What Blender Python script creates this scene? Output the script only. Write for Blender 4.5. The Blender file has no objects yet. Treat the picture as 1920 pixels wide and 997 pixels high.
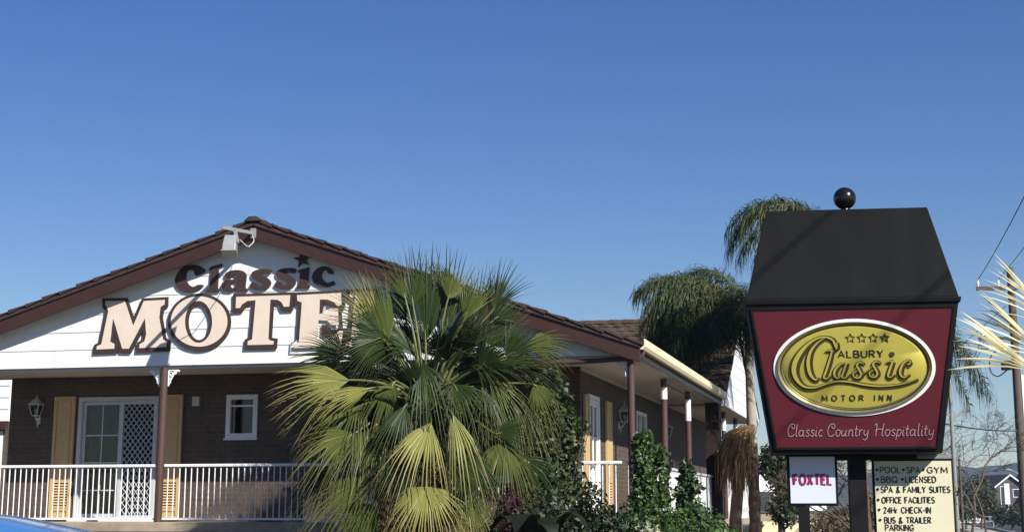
import bpy, bmesh, math, random
import numpy as np
from mathutils import Vector, Matrix

# ------------------------------------------------------------------ camera, sky, sun
SC = bpy.context.scene
COL = SC.collection
cam_d = bpy.data.cameras.new('camera'); cam = bpy.data.objects.new('camera', cam_d); COL.objects.link(cam)
SC.camera = cam
cam.location = (0, 0, 1.65); cam.rotation_euler = (math.radians(90 + 11.805), 0, 0)
cam_d.sensor_width = 36; cam_d.lens = 36 * 3000 / 1920; cam_d.shift_y = -(498.5 - 330) / 1920
cam_d.clip_start = .1; cam_d.clip_end = 8000

SUN_EL, SUN_AZ = math.radians(36.1), math.radians(140.4)      # azimuth clockwise from +Y
W = bpy.data.worlds.new('World'); SC.world = W; W.use_nodes = True
wn = W.node_tree.nodes; wn.clear()
sky = wn.new('ShaderNodeTexSky'); sky.sky_type = 'NISHITA'; sky.sun_disc = False
sky.sun_elevation = SUN_EL; sky.sun_rotation = SUN_AZ; sky.altitude = 500; sky.air_density = 1.0; sky.dust_density = .1; sky.ozone_density = 1.7
bg = wn.new('ShaderNodeBackground'); bg.inputs[1].default_value = .060
wo = wn.new('ShaderNodeOutputWorld'); hs = wn.new('ShaderNodeHueSaturation'); hs.inputs['Saturation'].default_value = 1.40; hs.inputs['Hue'].default_value = .517; W.node_tree.links.new(sky.outputs[0], hs.inputs['Color']); W.node_tree.links.new(hs.outputs[0], bg.inputs[0]); W.node_tree.links.new(bg.outputs[0], wo.inputs[0])

sd = bpy.data.lights.new('sun', 'SUN'); sun = bpy.data.objects.new('sun', sd); COL.objects.link(sun)
sd.energy = 5.0; sd.angle = math.radians(.5); sd.color = (1, .955, .88)
sv = Vector((math.sin(SUN_AZ) * math.cos(SUN_EL), math.cos(SUN_AZ) * math.cos(SUN_EL), math.sin(SUN_EL)))
sun.location = sv * 60; sun.rotation_euler = sv.to_track_quat('Z', 'Y').to_euler()
SC.view_settings.view_transform = 'Standard'; SC.view_settings.look = 'None'
SC.view_settings.exposure = .7; SC.view_settings.gamma = 1
SC.view_settings.use_curve_mapping = False
SC.cycles.max_bounces = 7; SC.cycles.transparent_max_bounces = 12

# ------------------------------------------------------------------ helpers
RNG = random.Random(7)
YAW = -math.radians(13.574)                                   # the motel's front is turned 13.6 degrees
F0 = Vector((-6.057, 28.0, 0))                                 # foot of the front verandah post
BM = Matrix.Translation(F0) @ Matrix.Rotation(YAW, 4, 'Z')

def tag(o, label=None, cat=None, group=None, kind=None):
    if label: o['label'] = label
    if cat: o['category'] = cat
    if group: o['group'] = group
    if kind: o['kind'] = kind
    return o

def empty(name, loc=(0, 0, 0), rz=0.0, label=None, cat=None, group=None):
    o = bpy.data.objects.new(name, None); COL.objects.link(o)
    o.location = loc; o.rotation_euler = (0, 0, rz); o.empty_display_size = .2
    return tag(o, label, cat, group)

def copy_tree(o, parent=None):
    c = o.copy(); COL.objects.link(c)
    if parent is not None: c.parent = parent
    for ch in list(o.children): copy_tree(ch, c)
    return c

class MB:
    """collects boxes, bars, tubes, prisms into one mesh"""
    def __init__(s): s.v = []; s.f = []; s.m = []; s.mi = 0
    def add(s, vs, fs):
        b = len(s.v); s.v += [tuple(q) for q in vs]
        s.f += [tuple(b + i for i in f) for f in fs]; s.m += [s.mi] * len(fs); return s
    def box(s, x0, x1, y0, y1, z0, z1, M=None):
        vs = [Vector((x, y, z)) for z in (z0, z1) for y in (y0, y1) for x in (x0, x1)]
        if M is not None: vs = [M @ q for q in vs]
        return s.add(vs, [(0, 2, 3, 1), (4, 5, 7, 6), (0, 1, 5, 4), (2, 6, 7, 3), (0, 4, 6, 2), (1, 3, 7, 5)])
    def prism(s, poly, y0, y1):
        """polygon in x-z pushed from y0 (front) to y1"""
        n = len(poly)
        vs = [(x, y0, z) for x, z in poly] + [(x, y1, z) for x, z in poly]
        return s.add(vs, [tuple(range(n)), tuple(range(2 * n - 1, n - 1, -1))] + [(i, n + i, n + (i + 1) % n, (i + 1) % n) for i in range(n)])
    def tube(s, pts, r, n=8, cap=True):
        pts = [Vector(p) for p in pts]; k = len(pts)
        rs = list(r) if hasattr(r, '__len__') else [r] * k
        t0 = (pts[1] - pts[0]).normalized(); ref = Vector((0, 0, 1)) if abs(t0.z) < .9 else Vector((1, 0, 0))
        a = t0.cross(ref).normalized(); vs = []
        for i in range(k):
            t = ((pts[min(i + 1, k - 1)] - pts[max(i - 1, 0)])).normalized()
            a = (a - t * a.dot(t)).normalized(); b = t.cross(a)
            vs += [pts[i] + (a * math.cos(2 * math.pi * j / n) + b * math.sin(2 * math.pi * j / n)) * rs[i] for j in range(n)]
        fs = [(i * n + j, i * n + (j + 1) % n, (i + 1) * n + (j + 1) % n, (i + 1) * n + j) for i in range(k - 1) for j in range(n)]
        if cap: fs += [tuple(range(n - 1, -1, -1)), tuple(range((k - 1) * n, k * n))]
        return s.add(vs, fs)
    def bar(s, p, q, w, d):
        p, q = Vector(p), Vector(q); t = (q - p).normalized(); ref = Vector((0, 1, 0)) if abs(t.y) < .9 else Vector((1, 0, 0))
        a = t.cross(ref).normalized() * w / 2; b = ref * d / 2
        b = (b - t * b.dot(t)).normalized() * d / 2
        vs = [P + sa * a + sb * b for P in (p, q) for sa, sb in ((-1, -1), (1, -1), (1, 1), (-1, 1))]
        return s.add(vs, [(3, 2, 1, 0), (4, 5, 6, 7), (0, 1, 5, 4), (1, 2, 6, 5), (2, 3, 7, 6), (3, 0, 4, 7)])
    def lathe(s, prof, n=20, at=(0, 0, 0)):
        vs = [(at[0] + r * math.cos(2 * math.pi * j / n), at[1] + r * math.sin(2 * math.pi * j / n), at[2] + z) for r, z in prof for j in range(n)]
        fs = [(i * n + j, i * n + (j + 1) % n, (i + 1) * n + (j + 1) % n, (i + 1) * n + j) for i in range(len(prof) - 1) for j in range(n)]
        return s.add(vs, fs + [tuple(range(n - 1, -1, -1)), tuple(range((len(prof) - 1) * n, len(prof) * n))])
    def build(s, name, mats, parent=None, smooth=False, fix=True):
        me = bpy.data.meshes.new(name); me.from_pydata(s.v, [], s.f)
        if not isinstance(mats, (list, tuple)): mats = [mats]
        for m in mats: me.materials.append(m)
        me.polygons.foreach_set('material_index', s.m)
        if fix:
            bm = bmesh.new(); bm.from_mesh(me); bmesh.ops.recalc_face_normals(bm, faces=bm.faces); bm.to_mesh(me); bm.free()
        if smooth:
            me.polygons.foreach_set('use_smooth', [True] * len(me.polygons))
            try: me.set_sharp_from_angle(angle=math.radians(40))
            except Exception: pass
        me.update()
        o = bpy.data.objects.new(name, me); COL.objects.link(o)
        if parent is not None: o.parent = parent
        return o

def bevel(o, w, seg=2):
    m = o.modifiers.new('bevel', 'BEVEL'); m.width = w; m.segments = seg; m.limit_method = 'ANGLE'; m.angle_limit = math.radians(40); return o

def smooth_pts(pts, n=6, closed=False):
    P = [np.array(q, float) for q in pts]; N = len(P); out = []
    for i in range(N if closed else N - 1):
        g = (lambda j: P[j % N]) if closed else (lambda j: P[min(max(j, 0), N - 1)])
        a, b, c, d = g(i - 1), g(i), g(i + 1), g(i + 2)
        for k in range(n):
            u = k / n; out.append(.5 * (2 * b + (c - a) * u + (2 * a - 5 * b + 4 * c - d) * u * u + (3 * b - a - 3 * c + d) * u ** 3))
    if not closed: out.append(P[-1])
    return out

# ------------------------------------------------------------------ materials
MATS = {}
def nodes(name):
    m = bpy.data.materials.new(name); m.use_nodes = True; nt = m.node_tree
    return m, nt, nt.nodes['Principled BSDF'], nt.links.new
def pm(name, col, rough=.6, spec=.4, ns=6.0, amt=.18, bump=.0, bs=40.0, metal=0.0, streak=False, coat=0.0):
    """painted or plain surface: base colour broken up by two scales of noise, optional bump"""
    if name in MATS: return MATS[name]
    m, nt, b, link = nodes(name)
    tc = nt.nodes.new('ShaderNodeTexCoord'); mp = nt.nodes.new('ShaderNodeMapping'); link(tc.outputs['Object'], mp.inputs[0])
    if streak: mp.inputs['Scale'].default_value = (1, 1, .12)
    n1 = nt.nodes.new('ShaderNodeTexNoise'); n1.inputs['Scale'].default_value = ns; n1.inputs['Detail'].default_value = 6; n1.inputs['Roughness'].default_value = .65
    link(mp.outputs[0], n1.inputs['Vector'])
    cr = nt.nodes.new('ShaderNodeMapRange'); cr.inputs['From Min'].default_value = .3; cr.inputs['From Max'].default_value = .7
    cr.inputs['To Min'].default_value = 1 - amt; cr.inputs['To Max'].default_value = 1 + amt; link(n1.outputs['Fac'], cr.inputs['Value'])
    mx = nt.nodes.new('ShaderNodeVectorMath'); mx.operation = 'SCALE'; mx.inputs[0].default_value = col[:3]; link(cr.outputs[0], mx.inputs['Scale'])
    link(mx.outputs[0], b.inputs['Base Color'])
    b.inputs['Roughness'].default_value = rough; b.inputs['Specular IOR Level'].default_value = spec; b.inputs['Metallic'].default_value = metal
    b.inputs['Coat Weight'].default_value = coat; b.inputs['Coat Roughness'].default_value = .08
    if bump:
        n2 = nt.nodes.new('ShaderNodeTexNoise'); n2.inputs['Scale'].default_value = bs; n2.inputs['Detail'].default_value = 5; link(tc.outputs['Object'], n2.inputs['Vector'])
        bp = nt.nodes.new('ShaderNodeBump'); bp.inputs['Strength'].default_value = bump; bp.inputs['Distance'].default_value = .01
        link(n2.outputs['Fac'], bp.inputs['Height']); link(bp.outputs[0], b.inputs['Normal'])
    MATS[name] = m; return m

def brick(name, c1, c2, mort):
    m, nt, b, link = nodes(name)
    tc = nt.nodes.new('ShaderNodeTexCoord'); sp = nt.nodes.new('ShaderNodeSeparateXYZ'); link(tc.outputs['Object'], sp.inputs[0])
    ad = nt.nodes.new('ShaderNodeMath'); link(sp.outputs[0], ad.inputs[0]); link(sp.outputs[1], ad.inputs[1])
    cb = nt.nodes.new('ShaderNodeCombineXYZ'); link(ad.outputs[0], cb.inputs[0]); link(sp.outputs[2], cb.inputs[1])
    br = nt.nodes.new('ShaderNodeTexBrick'); link(cb.outputs[0], br.inputs['Vector'])
    br.inputs['Color1'].default_value = (*c1, 1); br.inputs['Color2'].default_value = (*c2, 1); br.inputs['Mortar'].default_value = (*mort, 1)
    br.inputs['Scale'].default_value = 1; br.inputs['Mortar Size'].default_value = .006; br.inputs['Brick Width'].default_value = .24; br.inputs['Row Height'].default_value = .086
    br.inputs['Mortar Smooth'].default_value = .3; br.inputs['Bias'].default_value = -.2
    n1 = nt.nodes.new('ShaderNodeTexNoise'); n1.inputs['Scale'].default_value = 9; n1.inputs['Detail'].default_value = 8; link(tc.outputs['Object'], n1.inputs['Vector'])
    mr = nt.nodes.new('ShaderNodeMapRange'); mr.inputs['To Min'].default_value = .6; mr.inputs['To Max'].default_value = 1.4; link(n1.outputs['Fac'], mr.inputs['Value'])
    sc = nt.nodes.new('ShaderNodeVectorMath'); sc.operation = 'SCALE'; link(br.outputs['Color'], sc.inputs[0]); link(mr.outputs[0], sc.inputs['Scale']); link(sc.outputs[0], b.inputs['Base Color'])
    b.inputs['Roughness'].default_value = .8
    mr2 = nt.nodes.new('ShaderNodeMath'); mr2.operation = 'MULTIPLY_ADD'; link(br.outputs['Fac'], mr2.inputs[0]); mr2.inputs[1].default_value = -1; link(n1.outputs['Fac'], mr2.inputs[2])
    bp = nt.nodes.new('ShaderNodeBump'); bp.inputs['Strength'].default_value = .7; bp.inputs['Distance'].default_value = .012; link(mr2.outputs[0], bp.inputs['Height']); link(bp.outputs[0], b.inputs['Normal'])
    return m

def leafmat(name, cols, rough=.45, spec=.5, trans=.25, island=True, tip=None):
    """foliage: colour differs leaf by leaf and frond by frond, some light comes through"""
    m, nt, b, link = nodes(name)
    if island: r = nt.nodes.new('ShaderNodeNewGeometry').outputs['Random Per Island']
    else:
        a1 = nt.nodes.new('ShaderNodeObjectInfo').outputs['Random']; a2 = nt.nodes.new('ShaderNodeNewGeometry').outputs['Random Per Island']
        mxr = nt.nodes.new('ShaderNodeMix'); mxr.inputs[0].default_value = .45; link(a1, mxr.inputs[2]); link(a2, mxr.inputs[3]); r = mxr.outputs[0]
    tc = nt.nodes.new('ShaderNodeTexCoord'); n1 = nt.nodes.new('ShaderNodeTexNoise'); n1.inputs['Scale'].default_value = 2.2; n1.inputs['Detail'].default_value = 4; link(tc.outputs['Object'], n1.inputs['Vector'])
    ad = nt.nodes.new('ShaderNodeMath'); ad.operation = 'MULTIPLY_ADD'; link(r, ad.inputs[0]); ad.inputs[1].default_value = .6
    mm = nt.nodes.new('ShaderNodeMath'); mm.operation = 'MULTIPLY'; link(n1.outputs['Fac'], mm.inputs[0]); mm.inputs[1].default_value = .5; link(mm.outputs[0], ad.inputs[2])
    cr = nt.nodes.new('ShaderNodeValToRGB'); link(ad.outputs[0], cr.inputs[0])
    el = cr.color_ramp.elements; el[0].position = .12; el[0].color = (*cols[0], 1); el[1].position = .95; el[1].color = (*cols[-1], 1)
    for i, c in enumerate(cols[1:-1]):
        e = el.new(.12 + .83 * (i + 1) / (len(cols) - 1)); e.color = (*c, 1)
    colo = cr.outputs[0]
    if tip:                                                    # blades dry out towards their tips
        at = nt.nodes.new('ShaderNodeAttribute'); at.attribute_name = 'along'; mr = nt.nodes.new('ShaderNodeMapRange'); mr.inputs['From Min'].default_value = .55; mr.inputs['From Max'].default_value = 1.0; mr.inputs['To Max'].default_value = .85
        link(at.outputs['Fac'], mr.inputs['Value']); mt = nt.nodes.new('ShaderNodeMix'); mt.data_type = 'RGBA'; link(mr.outputs[0], mt.inputs[0]); link(colo, mt.inputs[6]); mt.inputs[7].default_value = (*tip, 1); colo = mt.outputs[2]
    link(colo, b.inputs['Base Color']); b.inputs['Roughness'].default_value = rough; b.inputs['Specular IOR Level'].default_value = spec
    tr = nt.nodes.new('ShaderNodeBsdfTranslucent'); link(colo, tr.inputs['Color'])
    ms = nt.nodes.new('ShaderNodeMixShader'); ms.inputs[0].default_value = trans
    link(b.outputs[0], ms.inputs[1]); link(tr.outputs[0], ms.inputs[2]); link(ms.outputs[0], nt.nodes['Material Output'].inputs['Surface'])
    return m

def glass(name, tint=.8):
    m, nt, b, link = nodes(name); nt.nodes.remove(b)
    t = nt.nodes.new('ShaderNodeBsdfTransparent'); t.inputs[0].default_value = (tint, tint, tint * 1.02, 1)
    g = nt.nodes.new('ShaderNodeBsdfGlossy'); g.inputs['Roughness'].default_value = .03
    f = nt.nodes.new('ShaderNodeFresnel'); f.inputs[0].default_value = 1.5
    ms = nt.nodes.new('ShaderNodeMixShader'); link(f.outputs[0], ms.inputs[0]); link(t.outputs[0], ms.inputs[1]); link(g.outputs[0], ms.inputs[2]); link(ms.outputs[0], nt.nodes['Material Output'].inputs['Surface'])
    return m

m_brick = brick('dark_brick', (.082, .059, .042), (.062, .046, .034), (.135, .105, .082))
m_board = pm('white_boards', (.80, .80, .785), .5, .35, 2.2, .05, .15, 60, streak=True)
m_white = pm('white_paint', (.78, .78, .77), .4, .4, 8, .05)
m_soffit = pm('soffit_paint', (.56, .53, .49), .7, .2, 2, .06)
m_maroon = pm('maroon_paint', (.048, .021, .018), .45, .4, 5, .15, .2, 30)
m_tile = pm('brown_roof_tile', (.055, .033, .030), .75, .3, 7, .35, .5, 50)
m_tile_old = pm('weathered_roof_tile', (.065, .046, .032), .85, .15, 3, .55, .5, 40)
m_cream = pm('cream_gutter', (.78, .66, .44), .45, .4, 4, .05)
m_tan = pm('mustard_shutter', (.54, .37, .175), .5, .35, 7, .08)
m_post = pm('brown_post_paint', (.078, .043, .037), .45, .4, 6, .12)
m_alu = pm('pale_aluminium', (.50, .51, .53), .35, .5, 5, .05)
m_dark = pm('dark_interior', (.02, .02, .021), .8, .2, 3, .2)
m_curtain = pm('grey_curtain', (.16, .16, .165), .9, .1, 9, .25, streak=True)
m_conc = pm('tan_concrete', (.36, .29, .21), .85, .2, 4, .2, .4, 60)
m_glass = glass('window_glass', .72)
m_cream_letter = pm('cream_letter_face', (.72, .60, .49), .5, .3, 4, .05)
m_brown_letter = pm('brown_letter', (.055, .033, .030), .5, .35, 5, .1)
m_black = pm('black_sign_paint', (.006, .006, .007), .6, .2, 3, .25, .08, 20)
m_black_roof = pm('charcoal_sign_roof', (.0080, .0085, .0092), .8, .12, 1.6, .45, .15, 12, streak=True)
m_gloss_black = pm('gloss_black_ball', (.008, .008, .009), .22, .5, 3, .2)
m_red = pm('burgundy_sign_panel', (.095, .014, .022), .35, .3, 2, .06)
m_gold = pm('gold_sign_plate', (.46, .395, .07), .38, .5, 2.5, .09, metal=.25)
m_gold_dark = pm('dark_gold_edge', (.05, .036, .010), .4, .5, 5, .2, metal=.2)
m_gold_bright = pm('polished_gold_rim', (.42, .33, .12), .25, .6, 4, .2, metal=.7)
m_slogan = pm('silver_pink_lettering', (.42, .32, .32), .4, .4, 5, .05)
m_panel_white = pm('white_sign_acrylic', (.60, .63, .72), .3, .45, 2, .03)
m_magenta = pm('magenta_lettering', (.23, .012, .075), .4, .4, 6, .15)
m_ivory = pm('ivory_sign_board', (.64, .60, .43), .45, .35, 2, .04)
m_ink = pm('black_lettering', (.012, .012, .011), .5, .3, 5, .1)
m_grey_metal = pm('grey_floodlight_metal', (.27, .275, .28), .4, .5, 6, .08)
m_lantern = pm('lantern_metal', (.62, .61, .60), .4, .5, 8, .1)
m_wood_pole = pm('timber_pole', (.11, .085, .068), .85, .2, 10, .3, .6, 30, streak=True)
m_trunk = pm('palm_trunk', (.105, .070, .052), .9, .15, 6, .35, .8, 25)
m_trunk_grey = pm('grey_palm_trunk', (.33, .30, .26), .85, .15, 6, .2, .5, 25)
m_bark = pm('grey_bark', (.095, .078, .064), .9, .15, 9, .3, .6, 30)
m_wire = pm('black_wire', (.015, .015, .016), .6, .3, 3, .1)
m_steel = pm('galvanised_steel', (.22, .235, .225), .5, .4, 6, .15)

fan_mats = [leafmat('fan_frond_shaded_green', [(.010, .022, .005), (.024, .042, .010), (.052, .070, .016)], .5, .25, .10, False, (.07, .065, .022)),  # dark set for fronds in shade, the shading put into the colour
            leafmat('fan_frond_olive', [(.036, .056, .012), (.072, .092, .020), (.13, .14, .034)], .5, .25, .12, False, (.15, .125, .05)),
            leafmat('fan_frond_sunlit_yellow', [(.13, .15, .038), (.24, .245, .065), (.23, .20, .06)], .5, .25, .12, False, (.25, .19, .085)),  # bright set for sunlit fronds, sunlight painted into the leaf colour
            leafmat('fan_frond_pale', [(.50, .47, .22), (.62, .58, .33), (.42, .37, .14)], .4, .4, .2, False, (.66, .62, .46))]
m_petiole = pm('palm_petiole', (.11, .12, .04), .45, .4, 6, .25)
m_thatch = leafmat('dead_frond_thatch', [(.15, .09, .045), (.27, .17, .09), (.06, .036, .02)], .85, .1, .08)
m_queen = leafmat('queen_palm_leaflets', [(.014, .027, .007), (.034, .050, .013), (.10, .11, .034)], .5, .25, .15)
m_ivy = leafmat('vine_leaves', [(.015, .030, .009), (.034, .060, .018), (.10, .115, .04)], .5, .35, .2)
m_hedge = leafmat('hedge_leaves', [(.022, .050, .012), (.045, .092, .022), (.085, .14, .035)], .5, .35, .22)
m_bluegreen = leafmat('blue_green_leaves', [(.022, .045, .018), (.042, .078, .030), (.075, .11, .05)], .5, .35, .2)
m_shade_shrub = leafmat('dark_shrub_leaves', [(.014, .026, .011), (.030, .046, .018), (.065, .08, .04)], .5, .35, .15)
m_pink = leafmat('pink_shrub_leaves', [(.025, .012, .012), (.06, .020, .026), (.03, .026, .016)], .5, .3, .15)
m_far_tree = leafmat('far_tree_leaves', [(.022, .034, .018), (.045, .058, .03), (.075, .085, .045)], .6, .3, .15)
m_dry = leafmat('dry_shrub_leaves', [(.085, .07, .04), (.14, .11, .07), (.07, .08, .035)], .7, .2, .2)
MOTEL_SHAPES = [('M', [[(-1.174, 5.275), (-0.797, 5.269), (-0.612, 4.815), (-0.429, 5.253), (-0.031, 5.261), (-0.032, 5.18), (-0.104, 5.14), (-0.122, 4.949), (-0.032, 4.569), (0.039, 4.518), (0.043, 4.433), (-0.475, 4.426), (-0.47, 4.494), (-0.38, 4.545), (-0.354, 4.662), (-0.39, 4.944), (-0.671, 4.42), (-0.799, 4.423), (-1.003, 4.961), (-1.042, 4.556), (-0.956, 4.51), (-0.954, 4.427), (-1.295, 4.42), (-1.29, 4.477), (-1.206, 4.511), (-1.105, 5.1), (-1.141, 5.17), (-1.17, 5.206)]]), ('O', [[(1.167, 4.848), (1.163, 4.78), (1.146, 4.714), (1.117, 4.651), (1.077, 4.594), (1.025, 4.543), (0.964, 4.5), (0.895, 4.466), (0.819, 4.441), (0.739, 4.427), (0.657, 4.424), (0.574, 4.431), (0.492, 4.449), (0.414, 4.477), (0.341, 4.515), (0.275, 4.561), (0.218, 4.615), (0.172, 4.675), (0.137, 4.74), (0.114, 4.808), (0.104, 4.877), (0.107, 4.946), (0.124, 5.013), (0.153, 5.077), (0.194, 5.135), (0.246, 5.186), (0.308, 5.229), (0.378, 5.264), (0.455, 5.288), (0.536, 5.302), (0.619, 5.305), (0.702, 5.297), (0.784, 5.278), (0.862, 5.249), (0.935, 5.211), (1.0, 5.164), (1.056, 5.109), (1.102, 5.049), (1.136, 4.985), (1.158, 4.917)], [(0.884, 4.849), (0.883, 4.792), (0.876, 4.737), (0.863, 4.684), (0.844, 4.636), (0.82, 4.593), (0.791, 4.557), (0.758, 4.528), (0.722, 4.507), (0.683, 4.495), (0.643, 4.492), (0.603, 4.497), (0.563, 4.511), (0.525, 4.534), (0.49, 4.565), (0.457, 4.602), (0.429, 4.647), (0.406, 4.696), (0.388, 4.749), (0.376, 4.805), (0.371, 4.863), (0.371, 4.92), (0.378, 4.975), (0.391, 5.028), (0.41, 5.076), (0.434, 5.12), (0.464, 5.156), (0.497, 5.185), (0.533, 5.206), (0.572, 5.218), (0.612, 5.222), (0.652, 5.216), (0.692, 5.201), (0.73, 5.178), (0.766, 5.147), (0.798, 5.109), (0.826, 5.064), (0.849, 5.015), (0.867, 4.962), (0.878, 4.906)]]), ('T', [[(1.314, 5.273), (2.31, 5.272), (2.303, 5.074), (2.201, 5.073), (2.16, 5.151), (2.082, 5.197), (1.953, 5.205), (1.932, 4.532), (1.964, 4.501), (2.036, 4.489), (2.032, 4.43), (1.557, 4.431), (1.559, 4.498), (1.638, 4.528), (1.679, 5.202), (1.529, 5.194), (1.428, 5.136), (1.399, 5.077), (1.314, 5.074)]]), ('E', [[(2.437, 5.268), (3.233, 5.281), (3.251, 5.075), (3.176, 5.049), (3.116, 5.127), (2.997, 5.174), (2.858, 5.178), (2.849, 4.934), (2.985, 4.944), (3.026, 5.013), (3.184, 5.02), (3.211, 4.733), (3.075, 4.737), (3.006, 4.81), (2.842, 4.827), (2.838, 4.505), (3.026, 4.494), (3.15, 4.562), (3.223, 4.638), (3.286, 4.629), (3.255, 4.358), (2.405, 4.359), (2.411, 4.43), (2.498, 4.466), (2.53, 5.14), (2.448, 5.166)]]), ('L', [[(3.396, 5.286), (3.845, 5.291), (3.842, 5.22), (3.76, 5.193), (3.729, 4.5), (3.922, 4.495), (4.044, 4.575), (4.092, 4.656), (4.161, 4.652), (4.133, 4.366), (3.349, 4.361), (3.353, 4.427), (3.432, 4.458), (3.486, 5.183), (3.398, 5.214)]])]
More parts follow.
